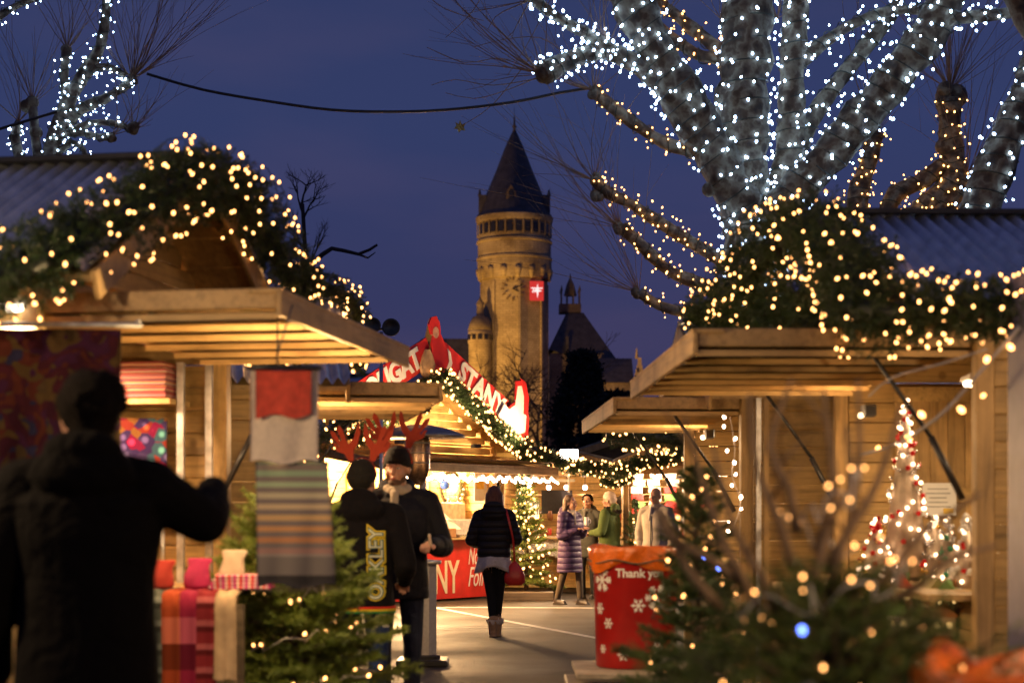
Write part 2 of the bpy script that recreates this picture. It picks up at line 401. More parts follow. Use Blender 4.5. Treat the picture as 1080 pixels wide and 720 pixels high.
def line_strip(a,b,w,name='road_marking'):
    a=Vector(a);b=Vector(b);d=(b-a).normalized();s=Vector((-d.y,d.x,0))*w/2;k=MB()
    n=14
    vs=[];fs=[]
    for i in range(n+1):
        p=a+(b-a)*i/n; j=rnd.uniform(-.006,.006); vs+= [p+s*(1+j),p-s*(1-j)]
    for i in range(n): fs.append((2*i,2*i+1,2*i+3,2*i+2))
    k.add(vs,fs); o=k.build(name,M['paintline']); tag(o,kind='structure')
M['paintline']=mat('worn road paint',(.50,.48,.44),.6,0,.25,6)
def gp(px,py):
    D=EYE*1800/(py-545.0); return Vector(((px-540)*D/1800,D,.004))
line_strip(gp(440,637),gp(690,684),.11)
line_strip(gp(420,640),gp(760,641.5),.16)
line_strip(gp(430,661),gp(560,662),.06)
def planks(mb, p0, p1, z0, z1, th=.022, bh=.135, z1b=None):
    """horizontal lapped boards between two plan points"""
    p0=Vector((p0[0],p0[1],0));p1=Vector((p1[0],p1[1],0)); d=(p1-p0).normalized(); nrm=Vector((d.y,-d.x,0))
    z=z0
    while z<z1-.02:
        h=min(bh,z1-z)
        a=p0+Vector((0,0,z+h/2));b=p1+Vector((0,0,z+h/2))
        x=d; zz=(Vector((0,0,1))+nrm*.05).normalized(); y=zz.cross(x)
        mb.box((a+b)/2,((b-a).length,th,h-.006),Matrix((x,y,zz)).transposed(),.003)
        z+=bh
def hut(label, c, rz, W, Dp=2.4, He=2.3, Hr=3.1, zf=2.25, fl=1.25, over=.4, y_open=None, cz=.98, shelf=.25, wood='woodh', group='wooden market huts along the aisle', flapdrop=0.0, flap=True, roofmat='roof', ribs=40, frontposts=True, strutfar=True, strutnear=True, yover=.18, s_flip=False):
    t=thing('market_hut',label,'market hut',(c[0],c[1],0),rz,group)
    w=W/2
    # walls: back, two sides, front below the counter, gables
    b=MB(); planks(b,(-Dp,w),(-Dp,-w),.1,He); b.build('back_wall',M[wood],t)
    for s in(-1,1):
        b=MB(); planks(b,(-Dp+.03,s*w) if s<0 else (-.03,s*w),(-.03,s*w) if s<0 else (-Dp+.03,s*w),.1,He-.03); b.build('side_wall',M[wood],t)
    b=MB(); planks(b,(0,-w+.05),(0,w-.05),.1,cz-.05); b.build('front_wall',M[wood],t)
    for x in (0.0,-Dp):
        b=MB(); z=He-.02 if x else zf+.06
        if not x: planks(b,(0.0,-w+.05),(0,w-.05),zf+.06,He,bh=.12) if He>zf+.1 else None; z=He
        while z<Hr-.1:
            hw=(w)*(Hr-z-.1)/(Hr-He)
            if hw>.05: b.box((x,0,z+.06),(.022,2*hw,.114),None,.003)
            z+=.12
        b.build('gable',M[wood],t)
    b=MB(); b.box((-Dp/2,0,.06),(Dp-.06,W-.06,.08)); b.build('hut_floor',M['wooddark'],t)
    # posts
    for s in(-1,1):
        b=MB(); b.box((.025,s*(w+.005),(He)/2+.03),(.09,.09,He-.06),None,.006); b.build('post',M['woodv'],t)
    b=MB(); b.box((.02,0,zf+.01),(.06,W-.1,.09),None,.005); b.build('lintel',M['woody'],t)
    # counter
    b=MB(); b.box((shelf/2-.12,0,cz),(shelf+.3,W-.12,.035),None,.004); b.build('counter',M['woody'],t)
    # roof: boarded soffit + ribbed zinc
    yo=w+yover; zo=He-(yover)*(Hr-He)/w
    for s in(-1,1):
        b=MB()
        nb=6
        for k in range(nb):
            f0=k/nb;f1=(k+1)/nb-.01
            def q(f,dz=0): return (s*yo*(1-f), zo+(Hr-zo)*f+dz)
            y0,z0_=q(f0);y1,z1_=q(f1)
            b.add([(over,y0,z0_-.03),(over,y1,z1_-.03),(-Dp-.1,y1,z1_-.03),(-Dp-.1,y0,z0_-.03),(over,y0,z0_),(over,y1,z1_),(-Dp-.1,y1,z1_),(-Dp-.1,y0,z0_)],
                  [(0,1,2,3),(4,7,6,5),(0,4,5,1),(1,5,6,2),(2,6,7,3),(3,7,4,0)])
        b.build('roof_boards',M['woody'],t)
        b=MB(); n=ribs*6; L=Dp+.1+over
        vs=[];
        for i in range(n+1):
            x=over+.02-L*i/n*1.01; h=.024*(1+math.cos(2*PI*i/6))
            vs+= [(x,s*(yo+.03),zo-.012+.02+h),(x,s*.0,Hr+.012+h)]
        fs=[(2*i,2*i+1,2*i+3,2*i+2) for i in range(n)]
        b.add(vs,fs); b.build('roof_sheet',M[roofmat],t,True)
        b=MB(); b.bar((over+.012,s*yo,zo-.05),(over+.012,s*.01,Hr-.05),.024,.13,bev=.003); b.build('barge_board',M['woodv'],t)
    b=MB(); b.box((-Dp/2+over/2-.05,0,Hr+.045),(Dp+over+.1,.22,.03),None,.005); b.build('ridge_cap',M['black'],t)
    # raised flap with frame and boards
    if flap:
        b=MB(); y0=-w+.02;y1=w-.02; ang=math.atan2(-flapdrop,fl)
        F=MB(); nb=max(5,int(W/.42))
        def fp(x,y,dz=0): return (.05+x,y,zf-flapdrop*x/fl+dz)
        for k in range(nb):
            ya=y0+(y1-y0)*k/nb; yb=y0+(y1-y0)*(k+1)/nb; q0=-.050; q1=.006
            if s_flip: q0,q1=q1,q0
            F.add([fp(0,ya,q0-.03),fp(fl,ya,q0-.03),fp(fl,yb,q1-.03),fp(0,yb,q1-.03),fp(0,ya,q0),fp(fl,ya,q0),fp(fl,yb,q1),fp(0,yb,q1)],[(0,3,2,1),(4,5,6,7),(0,1,5,4),(1,2,6,5),(2,3,7,6),(3,0,4,7)])
        fo=F.build('flap',M['woodx'],t)
        for y in (y0+.02,y1-.02):
            g=MB(); g.bar(fp(.0,y,.012),fp(fl,y,.012),.05,.09,bev=.005); g.build('end_batten',M['woodpale2'],fo)
        g=MB(); g.box(fp(fl/2,0,.022),(fl,y1-y0-.1,.012)); g.build('flap_skin',M['woodv'],fo)
        g=MB(); g.bar(fp(fl+.014,y0-.02,-.01),fp(fl+.014,y1+.02,-.01),.026,.12,bev=.004); g.build('fascia',M['woodpale2'],fo)
        g=MB(); g.bar(fp(fl-.05,y0-.02,.043),fp(fl-.05,y1+.02,.043),.16,.02,bev=.003); g.build('top_board',M['woodv'],fo)
        for s,on in((-1,strutnear),(1,strutfar)):
            if on:
                k=MB(); k.tube([(.09,s*(w-.12),zf-.78),(.25,s*(w-.12),zf-.47)],.017,8); k.tube([(.25,s*(w-.12),zf-.47),fp(.5,s*(w-.12),-.05)],.011,8); k.build('strut',M['black'],t,True)
    return t
M['woodpale2']=woodmat('pale battens',(.42,.27,.115),(20,1.5,20),.15)

hutA=hut('nearest left market hut with zinc roof, scarves inside and raised flap above its counter',(-1.97,8.95),R(-9),2.6,Dp=3.0,He=2.50,Hr=3.18,zf=2.30,fl=1.1,over=.38,strutnear=False,cz=.95,shelf=.2)
hutB=hut('second left market hut, its short flap just right of the hanging striped shawl',(-1.66,12.6),R(9),2.55,Dp=2.6,He=2.3,Hr=2.95,zf=2.20,fl=.93,over=.35,strutnear=False)
hutC=hut('nearest right market hut with zinc roof and a lit bead tree inside',(2.30,10.0),PI+R(1.5),3.2,Dp=3.0,He=2.42,Hr=3.08,zf=2.22,fl=1.38,over=.42,cz=.95,s_flip=True)
hutD=hut('second right market hut, planked side wall showing beyond the nearest right hut',(1.68,13.95),PI+R(2),3.0,Dp=2.2,He=2.3,Hr=2.9,zf=2.17,fl=.92,over=.3,strutnear=True,s_flip=True)
# nougat hut
NX,NY=-1.6,27.0
hutN=hut('nougat hut with red lettered gable boards and a red counter front',(NX,NY),R(-36.9),4.2,Dp=3.0,He=2.55,Hr=3.60,zf=2.32,fl=1.3,over=.45,wood='woodpale',cz=1.0,shelf=.3,flapdrop=.22,group='wooden market huts along the aisle')
hutE=hut('mug stall hut between the nougat hut and the dark gap, facing the aisle end',(1.02,30.2),R(-96),2.4,Dp=2.4,He=2.2,Hr=2.5,zf=2.13,fl=1.0,over=.3,wood='woodpale',strutnear=False,strutfar=False)
hutF=hut('far right hut with wide gable, its bright shelves full of red and white packets',(3.75,27.6),R(-92),3.8,Dp=2.4,He=2.3,Hr=3.1,zf=2.10,fl=.9,over=.3,strutnear=False,strutfar=False)
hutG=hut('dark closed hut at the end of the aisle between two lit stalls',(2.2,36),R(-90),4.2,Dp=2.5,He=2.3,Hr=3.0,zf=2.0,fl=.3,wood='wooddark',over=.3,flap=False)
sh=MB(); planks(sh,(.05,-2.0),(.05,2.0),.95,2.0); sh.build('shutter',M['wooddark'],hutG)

def L(h,x,y,z): return mat_of(h)@Vector((x,y,z))
# ---- nougat hut dressing
def M_on(h, x, y, z, ax):
    """matrix: local text x -> ax (unit, in hut space), text up -> perpendicular, facing +x of the hut"""
    xx=Vector(ax).normalized(); zz=Vector((1,0,0)); yy=zz.cross(xx)
    m=Matrix((xx,yy,zz)).transposed().to_4x4(); m.translation=Vector((x,y,z)); return m
He,Hr,w=2.55,3.60,2.1
slope=Vector((0,w,-(Hr-He))).normalized()
for s,word in((-1,'NOUGAT'),(1,'STANY')):
    t=thing('gable_sign','red gable board lettered '+('NOUGAT, rising to the hut peak' if s<0 else 'STANY, falling to the right of the hut peak'),'sign',L(hutN,.47,0,Hr+.1),hutN.rotation_euler.z)
    b=MB(); a=Vector((.0,s*.10,.25)); e=Vector((0,s*(w+.05),.25-(Hr-He)*(w-.05)/w))
    b.bar(a,e,.03,.44,up=(1,0,0) if False else (0,0,1),bev=.006); b.build('board',M['redlit'] if 'redlit' in M else M['red'],t)
    tm=text_mesh(word,.50,.006,bold=.022)
    ax=(e-a).normalized()*s
    mid=a.lerp(e,.53 if s>0 else .5)+Vector((.026,0,0))
    X=Vector((0,ax.y,ax.z)); Z=Vector((1,0,0)); Y=Z.cross(X)
    mm=Matrix((X,Y,Z)).transposed().to_4x4(); mm.translation=mid
    # tall narrow letters
    tm.transform(Matrix.Diagonal((.82 if s>0 else .78,.86,1,1))); tm.transform(mm)
    link('lettering',tm,M['cream'] if 'cream' in M else M['white'],t)
# ---- generic board sign cut-outs
def cutout(name,label,cat,c,rz,layers,th=.03):
    t=thing(name,label,cat,c,rz)
    for i,(pn,poly,m) in enumerate(layers):
        b=MB(); k=th+.004*i
        b.prism([(x*.82,z*.82) for x,z in poly],k,Matrix.Rotation(PI/2,4,'Z')); b.build(pn,m,t)
    return t
def circ(cx,cz,r,n=14,rz=None): return [(cx+r*math.cos(2*PI*k/n),cz+(rz or r)*math.sin(2*PI*k/n)) for k in range(n)]
SK=mat('painted skin tone',(.65,.36,.24),.5); SACK=mat('painted sack brown',(.45,.30,.16),.5); CREAM=mat('cream letters',(.80,.70,.48),.5,0,.04)
M['cream']=CREAM
cutout('roof_figure','painted cut-out of a figure in red coat with brown sack on the hut peak','cut-out sign',L(hutN,.52,-.03,Hr-.06),hutN.rotation_euler.z,[
 ('coat',[(-.30,.0),(.05,-.05),(.30,.02),(.42,.28),(.36,.52),(.22,.74),(.12,.86),(-.06,.84),(-.12,.62),(-.1,.3)],M['red']),
 ('hood',[(-.14,.80),(-.2,.98),(-.12,1.12),(.02,1.16),(.12,1.04),(.15,.84),(.0,.78)],M['red']),
 ('trim',[(.26,.0),(.40,.05),(.50,.3),(.44,.5),(.36,.56),(.40,.32),(.30,.14)],M['white']),
 ('face',circ(.0,.84,.09,12,.11),SK),
 ('sack',[(-.40,.02),(-.26,-.06),(-.08,.0),(-.02,.22),(-.10,.40),(-.18,.50),(-.28,.50),(-.36,.36),(-.43,.18)],SACK),
 ('boot',[(.3,-.05),(.1,-.16),(.3,-.22),(.46,-.14),(.44,-.02)],M['black'])])
cutout('roof_figure','white and red painted cut-out with pointed hat at the right end of the STANY board','cut-out sign',L(hutN,.54,1.95,Hr-.90),hutN.rotation_euler.z,[
 ('back_board',[(-.40,.35),(.0,-.30),(.30,-.45),(.52,-.2),(.55,.35),(.45,.9),(.30,1.12),(.12,1.10),(.1,.7),(-.15,.55)],M['red']),
 ('body',[(-.46,.40),(-.2,.05),(.1,.0),(.42,.08),(.46,.40),(.38,.80),(.30,1.02),(.16,1.0),(.08,.62),(-.12,.52),(-.28,.62)],M['white']),
 ('hat',[(.36,.45),(.50,.42),(.54,.8),(.44,1.1),(.28,1.16),(.38,.9)],M['red'])])
# red counter front with lettering
t=thing('counter_banner','red banner lettered STANY with script beside it on the nougat counter front','banner',L(hutN,.19,0,0),hutN.rotation_euler.z)
b=MB(); b.box((0,0,.52),(.02,4.0,.96),None,.004); b.build('cloth',M['redcloth'] if 'redcloth' in M else M['red'],t)
def wordon(parent,word,y,z,size,m,x=.014,sx=1,**k):
    tm=text_mesh(word,size,.003,**k); tm.transform(Matrix.Diagonal((sx,1,1,1))); mm=Matrix(((0,0,1,x),(1,0,0,y),(0,1,0,z),(0,0,0,1))); tm.transform(mm); return link('lettering',tm,m,parent)
wordon(t,'STANY',.25,.36,.74,CREAM,sx=.62,bold=.012); wordon(t,'NOUGAT',-1.2,.36,.6,CREAM,sx=.5,bold=.012)
wordon(t,'Nougat',1.50,.70,.40,M['white'],sx=.5,shear=.35); wordon(t,'Foire',1.48,.36,.46,M['white'],sx=.6,shear=.35)
for y in (-1.8,-1.1,-.3,.6,1.3,1.85):
    b=MB(); b.ell((.012,y,.90 if y<2 else .08),(.006,.014,.014)); b.build('stud',M['steel'],t)
# hut contents, simple but modelled
def box_thing(name,label,cat,h,x,y,z,d,m,rz=0,group=None):
    p=L(h,x,y,z); t=None
    b=MB(); b.box((0,0,d[2]/2),d,None,min(d)*.08); o=b.build(name,m); o.location=p; o.rotation_euler=(0,0,h.rotation_euler.z+rz); tag(o,label,cat,group); return o
wreathm=M['leaf']
# wreath on the back wall
t=thing('wreath','green wreath with blue and silver baubles hanging inside the nougat hut','wreath',L(hutN,-.6,1.75,1.84),hutN.rotation_euler.z)
A=[];B=[]
for k in range(420):
    a=rnd.uniform(0,2*PI); a2=rnd.uniform(0,2*PI); c=Vector((.05*math.cos(a2),(.27+.05*math.sin(a2))*math.cos(a),(.27+.05*math.sin(a2))*math.sin(a)))
    A.append(c); B.append(c+Vector((rnd.uniform(-1,1),rnd.uniform(-1,1),rnd.uniform(-1,1)))*.07)
link('greenery',quads_mesh('wreath',twig_needles(np.array(A),np.array(B),8,.05,.006)),wreathm,t)
b=MB(); b.tube([(0,.27*math.cos(2*PI*k/24),.27*math.sin(2*PI*k/24)) for k in range(25)],.03,8,False); b.build('ring',M['bark'],t)
BLUEB=mat('blue bauble',(.03,.09,.5),.2,.3,0); SILV=mat('silver bauble',(.7,.7,.72),.2,.9,0); REDB=mat('red bauble',(.6,.02,.02),.25,.3,0); GOLD=mat('gold bauble',(.7,.45,.12),.25,.9,0)
b=MB(); b.ell((.08,-.26,.05),.085); b.build('bauble',BLUEB,t,True)
for k in range(7):
    a=-2.2+k*.35; b=MB(); b.ell((.07,.27*math.cos(a),.27*math.sin(a)),.035); b.build('bauble',SILV,t,True)
GLASSY=mat('white enamel',(.75,.73,.68),.3); YELW=mat('yellow card',(.75,.50,.06),.5); BRN=mat('brown carton',(.38,.2,.08),.7); CREAMG=mat('nougat cream',(.75,.62,.42),.5,0,.2,25)
box_thing('display_case','white display case on the nougat counter in front of the wreath','display case',hutN,-.15,1.3,1.02,(.4,.9,.30),GLASSY)
box_thing('display_case','taller white display case standing behind the lower one in the nougat hut','display case',hutN,-.62,1.5,1.02,(.3,1.0,.58),GLASSY)
for i,y in enumerate((.5,.8)):
    b=MB(); b.box((0,0,0),(.5,.42,.02),Matrix.Rotation(R(38),3,'Y')); o=b.build('price_board',M['white']); o.location=L(hutN,.02,y,1.3); o.rotation_euler=(0,0,hutN.rotation_euler.z+i*.1); tag(o,['tilted white price board left of the display case','tilted white price board nearest the display case'][i],'price board')
box_thing('carton','small brown carton at the front edge of the nougat counter','carton',hutN,.2,.72,1.02,(.14,.2,.15),BRN)
box_thing('tray','long pale tray of nougat along the counter edge behind the walking woman','tray',hutN,.24,1.2,1.02,(.14,.7,.05),SILV)
for i,(y,z,c) in enumerate(((.0,1.85,YELW),(1.35,1.7,YELW))):
    t=thing('poster',['yellow poster on the back wall left of the wreath','white and yellow poster by the right post of the nougat hut'][i],'poster',L(hutN,-1.2 if i==0 else .0,y,z) if i==0 else L(hutN,-.1,1.92,1.86),hutN.rotation_euler.z)
    b=MB(); b.box((0,0,0),(.01,.34,.48)); b.build('sheet',M['white'] if i else c,t)
    b=MB(); b.box((.008,-.02,.06),(.006,.2,.2)); b.build('printed_panel',c if i else M['white'],t)
for k in range(26):
    y=-2.2+ (k%13)*.2; z=1.0+.3*(k//13)
    cc=[CREAMG,YELW,M['white'],BRN,CREAMG][k%5]
    box_thing('nougat_block','wrapped nougat block in the rows left of the display cases','nougat block',hutN,-.5-.25*(k//13),y*.86-.1,z+.02,(.12,.15,.1+.05*(k%3)),cc,rz=rnd.uniform(-.2,.2),group='nougat blocks set out on the counter')
# partition on which the wreath hangs
b=MB(); planks(b,(-1.3,-2.0),(-1.3,2.0),1.0,2.45); b.build('inner_wall',M['woodpale'],hutN)
# lights under the nougat flap
def strip(label,h,x,z,y0,y1,n,m,r,sag=.03,group=None):
    t=thing('string_light',label,'string lights',L(h,x,0,z),h.rotation_euler.z,group)
    pts=[Vector((0,y0+(y1-y0)*k/60,sag*math.sin(k*1.9))) for k in range(61)]
    b=MB(); b.tube(pts,.006,5); b.build('cable',M['wirew'],t)
    bulbs(t,[Vector((rnd.uniform(-.01,.01),y0+(y1-y0)*(k+.5*rnd.random())/n,sag*math.sin(k*1.9*60/n)-.03-rnd.random()*.03)) for k in range(n)],m,r,100,world=False)
    return t
strip('row of icicle lights along the front edge of the nougat hut flap',hutN,1.38,1.98,-2.1,2.1,72,M['pinkw'],.026)
def inlamp(h,label,x,y,z,e,col=(1,.66,.33),r=.05):
    t=thing('hanging_lamp',label,'lamp',L(h,x,y,z),h.rotation_euler.z)
    b=MB(); b.ell((0,0,0),(r,r,r*1.1)); b.build('globe',emis('lamp glow %.1f%.1f'%(x,y),col,14,False),t,True)
    b=MB(); b.tube([(0,0,r),(0,0,.3)],.006,6); b.lathe([(r*.5,r*.8),(r*.4,r*1.5)],n=10); b.build('cord',M['black'],t)
    l=lamp('bulb_light',(0,0,-.12),e,col,.08,parent=t); return t
for i,y in enumerate((-1.6,-.5,.7,1.7)):
    inlamp(hutN,'globe lamp %s inside the nougat hut'%['at the far left end','left of the wreath','just right of the wreath','at the right end'][i],-.7,y,2.22,320,(1,.60,.26))
# ---- wall above nougat hut catches lamps fixed along the flap: a linear fitting on the flap top
def fitting(label,h,x,y,z,e,l=.8,col=(1,.62,.3),tilt=0):
    t=thing('strip_lamp',label,'lamp',L(h,x,y,z),h.rotation_euler.z)
    b=MB(); b.box((0,0,0),(.06,l,.04),None,.005); b.build('housing',M['white'],t)
    b=MB(); b.tube([(0,-l*.46,-.03),(0,l*.46,-.03)],.014,8); b.build('tube',emis('tube glow',col,12,False),t)
    a=lamp('tube_light',(0,0,-.06),e,col,.06,'AREA',(0,tilt,0),t,sy=l*.9); return t
# ---- mug stall (E)
inl=[(-.3,-.75),(-.35,-.4),(-.3,-.08),(-.35,.25)]
for i,(x,y) in enumerate(inl):
    inlamp(hutE,'small pinkish lamp hanging in the mug stall, %s from the left'%['first','second','third','fourth'][i],x,y,1.88,14,(1,.6,.42),.045)
inlamp(hutE,'bright lamp over the counter at the right of the mug stall',-.6,.75,1.95,45)
t=thing('lantern','square glowing paper lantern on the mug stall counter','lantern',L(hutE,-.1,-.72,1.35),hutE.rotation_euler.z)
b=MB(); b.box((0,0,.15),(.3,.3,.3),None,.01); b.build('shade',emis('paper lantern',(1,.72,.42),1.6,False),t)
b=MB()
for sx in(-.155,.155):
    for sy in(-.155,.155): b.box((sx,sy,.15),(.015,.015,.34))
b.build('frame',M['woodv'],t)
b=MB(); b.box((0,0,0),(.03,.55,.42)); o=b.build('chalkboard',M['black']); o.location=L(hutE,-.3,-.25,1.62); o.rotation_euler=(0,0,hutE.rotation_euler.z); tag(o,'black chalkboard beside the paper lantern in the mug stall','chalkboard')
CLOTH=mat('lace cloth',(.55,.5,.42),.8,0,.3,40)
b=MB(); 
for k in range(18):
    y=-1.05+k*2.1/18
    b.box((.22+.012*(k%2),y+.058,.82-.03*math.sin(k)),(.02,.115,.32))
b.box((.05,0,1.0),(.36,2.1,.02)); o=b.build('tablecloth',CLOTH); o.location=L(hutE,0,0,0); o.rotation_euler=(0,0,hutE.rotation_euler.z); tag(o,'pale cloth hanging over the mug stall counter','tablecloth')
MUGM=[mat('glazed cream',(.7,.6,.45),.3),mat('glazed brown',(.3,.14,.06),.3),mat('glazed white',(.75,.72,.68),.25),mat('glazed red',(.5,.05,.03),.3)]
lab=['cream','brown','white','red']
for k in range(20):
    y=-1.0+(k%10)*.21; row=k//10; c=k%4
    t=thing('mug',lab[c]+' glazed mug standing in the crowded mug stall','mug',L(hutE,-.02-.3*row,y,1.03+.26*row),hutE.rotation_euler.z+rnd.random()*6,lab[c]+' mugs in the mug stall')
    b=MB(); hh=rnd.uniform(.1,.2); b.lathe([(.04,0),(.05,.02),(.052,hh),(.045,hh),(.04,.02)],n=12); b.build('cup',MUGM[c],t,True)
    b=MB(); b.tube([(.05,0,hh*.25),(.085,0,hh*.35),(.085,0,hh*.7),(.05,0,hh*.8)],.007,6); b.build('handle',MUGM[c],t,True)
for s_,z_ in((0,1.27),(1,1.75)):
    b=MB(); b.box((-.5,0,z_),(.3,2.2,.03)); b.build('inner_shelf',M['woody'],hutE)
# ---- far right stall (F) packets on slanted shelves
PK=[mat('white paper packet',(.78,.74,.68),.5,0,.05),mat('red paper packet',(.6,.04,.04),.45,0,.05),mat('cream paper packet',(.75,.6,.4),.5,0,.05),mat('green paper packet',(.1,.3,.06),.5,0,.05)]
PN=['white','red','cream','green']
pm={}
for c in range(4):
    b=MB(); b.box((0,0,.06),(.07,.20,.12),None,.012); b.box((.036,0,.07),(.004,.1,.05)); pm[c]=b.mesh('packet'); pm[c].materials.append(PK[c])
for r_ in range(9):
    b=MB(); b.box((-.95+.0*r_,0,.98+r_*.125),(.2,3.5,.012)); b.build('display_shelf',M['woody'],hutF)
    for k in range(13):
        c=[0,0,1,0,2,0,1,0,0,1,2,0,3][(k*5+r_*3)%13]
        if k in(10,11) and r_>4: c=3 if (k+r_)%2 else c
        o=bpy.data.objects.new('packet',pm[c]); COL.objects.link(o); o.location=L(hutF,-.88+.03*rnd.random(),-1.68+k*.28+rnd.uniform(-.03,.03),.99+r_*.125); o.rotation_euler=(rnd.uniform(-.35,.1),0,hutF.rotation_euler.z+rnd.uniform(-.15,.15))
        tag(o,'%s paper packet on the bright shelves of the far right hut'%PN[c],'packet','%s packets on the far right shelves'%PN[c])
for i,y in enumerate((-1.4,-.4,.6,1.5)):
    inlamp(hutF,'lamp under the far right hut roof, %s from the left'%['first','second','third','fourth'][i],-.3,y,2.0,95,(1,.70,.46),.05)
# ---- near left hut (A): scarves
def patt(name,cols,scale,dist=1.5,kind='vor',edge=True):
    m,nt,b=newmat(name); tc=N(nt,'ShaderNodeTexCoord')
    no=N(nt,'ShaderNodeTexNoise'); no.inputs['Scale'].default_value=scale*.4; nt.links.new(tc.outputs['Object'],no.inputs['Vector'])
    if kind=='vor':
        v=N(nt,'ShaderNodeTexVoronoi'); v.inputs['Scale'].default_value=scale; v.inputs['Randomness'].default_value=1; (nt.links.new(tc.outputs['Object'],v.inputs['Vector']) if edge else nt.links.new(no.outputs['Color'],v.inputs['Vector']))
        sp=N(nt,'ShaderNodeSeparateColor'); nt.links.new(v.outputs['Color'],sp.inputs[0]); fac=sp.outputs[0]
        n=len(cols); o1=ramp(nt,fac,[(i/n,c) for i,c in enumerate(cols)]); 
        for nd in nt.nodes:
            if nd.type=='VALTORGB': nd.color_ramp.interpolation='CONSTANT'
        ed=ramp(nt,v.outputs['Distance'],[(.0,(1.3,1.3,1.2)),(.25,(1,1,1)),(.42,(.25,.2,.3))] if edge else [(0,(1,1,1)),(.5,(.7,.7,.7))])
        mx=N(nt,'ShaderNodeMix',data_type='RGBA',blend_type='MULTIPLY'); mx.inputs[0].default_value=1; nt.links.new(o1,mx.inputs[6]); nt.links.new(ed,mx.inputs[7]); out=mx.outputs[2]
    else:
        sp=N(nt,'ShaderNodeSeparateXYZ'); nt.links.new(tc.outputs['Object'],sp.inputs[0])
        ax=sp.outputs[{'x':0,'y':1,'z':2}[kind]]
        mr=N(nt,'ShaderNodeMath',operation='MULTIPLY'); mr.inputs[1].default_value=scale; nt.links.new(ax,mr.inputs[0])
        fr=N(nt,'ShaderNodeMath',operation='FRACT'); nt.links.new(mr.outputs[0],fr.inputs[0])
        n=len(cols); out=ramp(nt,fr.outputs[0],[(i/n,c) for i,c in enumerate(cols)]); nt.nodes[-1]
        for nd in nt.nodes:
            if nd.type=='VALTORGB': nd.color_ramp.interpolation='CONSTANT'
    nt.links.new(out,b.inputs['Base Color']); b.inputs['Roughness'].default_value=.9; b.inputs['Specular IOR Level'].default_value=.12
    return m
PAIS=patt('paisley cloth',[(.10,.07,.22),(.55,.10,.05),(.12,.10,.25),(.55,.30,.06),(.10,.30,.30),(.45,.03,.12),(.14,.11,.26)],16)
def cloth_sheet(w_,z1,z0,amp=.03,folds=3,nx=26,nz=24,th=.006,flare=0,sk=0):
    """hanging cloth in local xz plane facing -y, with soft vertical folds"""
    b=MB();vs=[]
    ph=rnd.random()*6
    for side in(0,1):
        for j in range(nz+1):
            z=z1+(z0-z1)*j/nz; f=j/nz
            for i in range(nx+1):
                u=i/nx-.5; x=u*w_*(1+flare*f)+sk*f; y=amp*(.3+.7*f)*math.sin(u*2*PI*folds+ph+f*1.2)+.3*amp*math.sin(u*17+f*5)
                vs.append((x,y+side*th,z+.01*math.sin(u*9+ph)*f))
    fs=[];q=(nx+1)*(nz+1)
    for side in(0,1):
        for j in range(nz):
            for i in range(nx):
                a=side*q+j*(nx+1)+i; f=(a,a+1,a+nx+2,a+nx+1); fs.append(f if side else f[::-1])
    for j in range(nz):
        for i in (0,nx):
            a=j*(nx+1)+i; fs.append((a,a+nx+1,q+a+nx+1,q+a))
    for i in range(nx):
        for j in (0,nz):
            a=j*(nx+1)+i; fs.append((a,a+1,q+a+1,q+a))
    b.add(vs,fs); return b
# big patterned shawl at far left
SH1=patt('abstract silk',[(.035,.006,.014),(.07,.04,.014),(.045,.008,.014),(.07,.016,.010),(.018,.016,.045),(.06,.036,.016),(.04,.009,.03)],10,edge=False)
o=cloth_sheet(.62,2.17,1.42,.03,2.5).build('hanging_shawl',SH1,None,True); o.location=(-2.02,7.45,0); o.rotation_euler=(0,0,R(4)); tag(o,'large purple and mustard silk shawl hanging left of the dark haired man','shawl')
b=MB(); b.tube([(-2.42,7.44,2.19),(-1.62,7.47,2.19)],.012,8); b.tube([(-1.66,7.46,2.19),(-1.66,7.9,2.30)],.008,6); b.tube([(-2.3,7.44,2.19),(-2.3,7.75,2.34)],.008,6); o=b.build('clothes_rail',M['galv'],None,True); tag(o,'metal rail carrying the large silk shawl','rail')
RUST=mat('rust orange cloth',(.5,.17,.03),.9,0,.35,5)
o=cloth_sheet(.7,1.5,.6,.05,3).build('hanging_cloth',RUST,None,True); o.location=(-2.25,7.95,0); tag(o,'rust orange cloth hanging below the silk shawl','cloth')
# shelf with folded scarves
t=thing('wall_shelf','wooden shelf of folded scarves inside the nearest left hut','shelf',L(hutA,-.42,1.05,2.02),hutA.rotation_euler.z)
b=MB(); b.box((0,0,0),(.55,.34,.03)); b.build('shelf_board',M['woody'],t)
b=MB(); b.box((-.28,0,.1),(.02,.34,.2)); b.build('shelf_end',M['woody'],t)
SC=[(.5,.10,.07),(.35,.05,.10),(.55,.25,.10),(.22,.10,.2),(.55,.12,.12),(.45,.3,.2)]
for k in range(6):
    mm=patt('folded scarf weave %d'%k,[SC[k],[x*.4 for x in SC[(k+2)%6]],SC[(k+1)%6],(.45,.36,.30),SC[(k+3)%6]],44,kind='z')
    b=MB(); 
    for q in range(3): b.box((rnd.uniform(-.01,.01),0,.009+.011*q),(.46+rnd.uniform(-.02,.02),.3,.0105),None,.004)
    o=b.build('folded_scarf',mm); o.location=L(hutA,-.40,1.03,2.036+k*.035); o.rotation_euler=(0,0,hutA.rotation_euler.z); tag(o,'folded woven scarf, %s in the pile on the shelf'%['lowest','second lowest','third from the bottom','third from the top','second from the top','topmost'][k],'scarf')
o=cloth_sheet(.40,1.93,1.36,.015,2).build('hanging_scarf',PAIS,None,True); o.location=L(hutA,-.42,1.02,0); tag(o,'paisley scarf in grey, orange and blue hanging under the shelf','scarf')
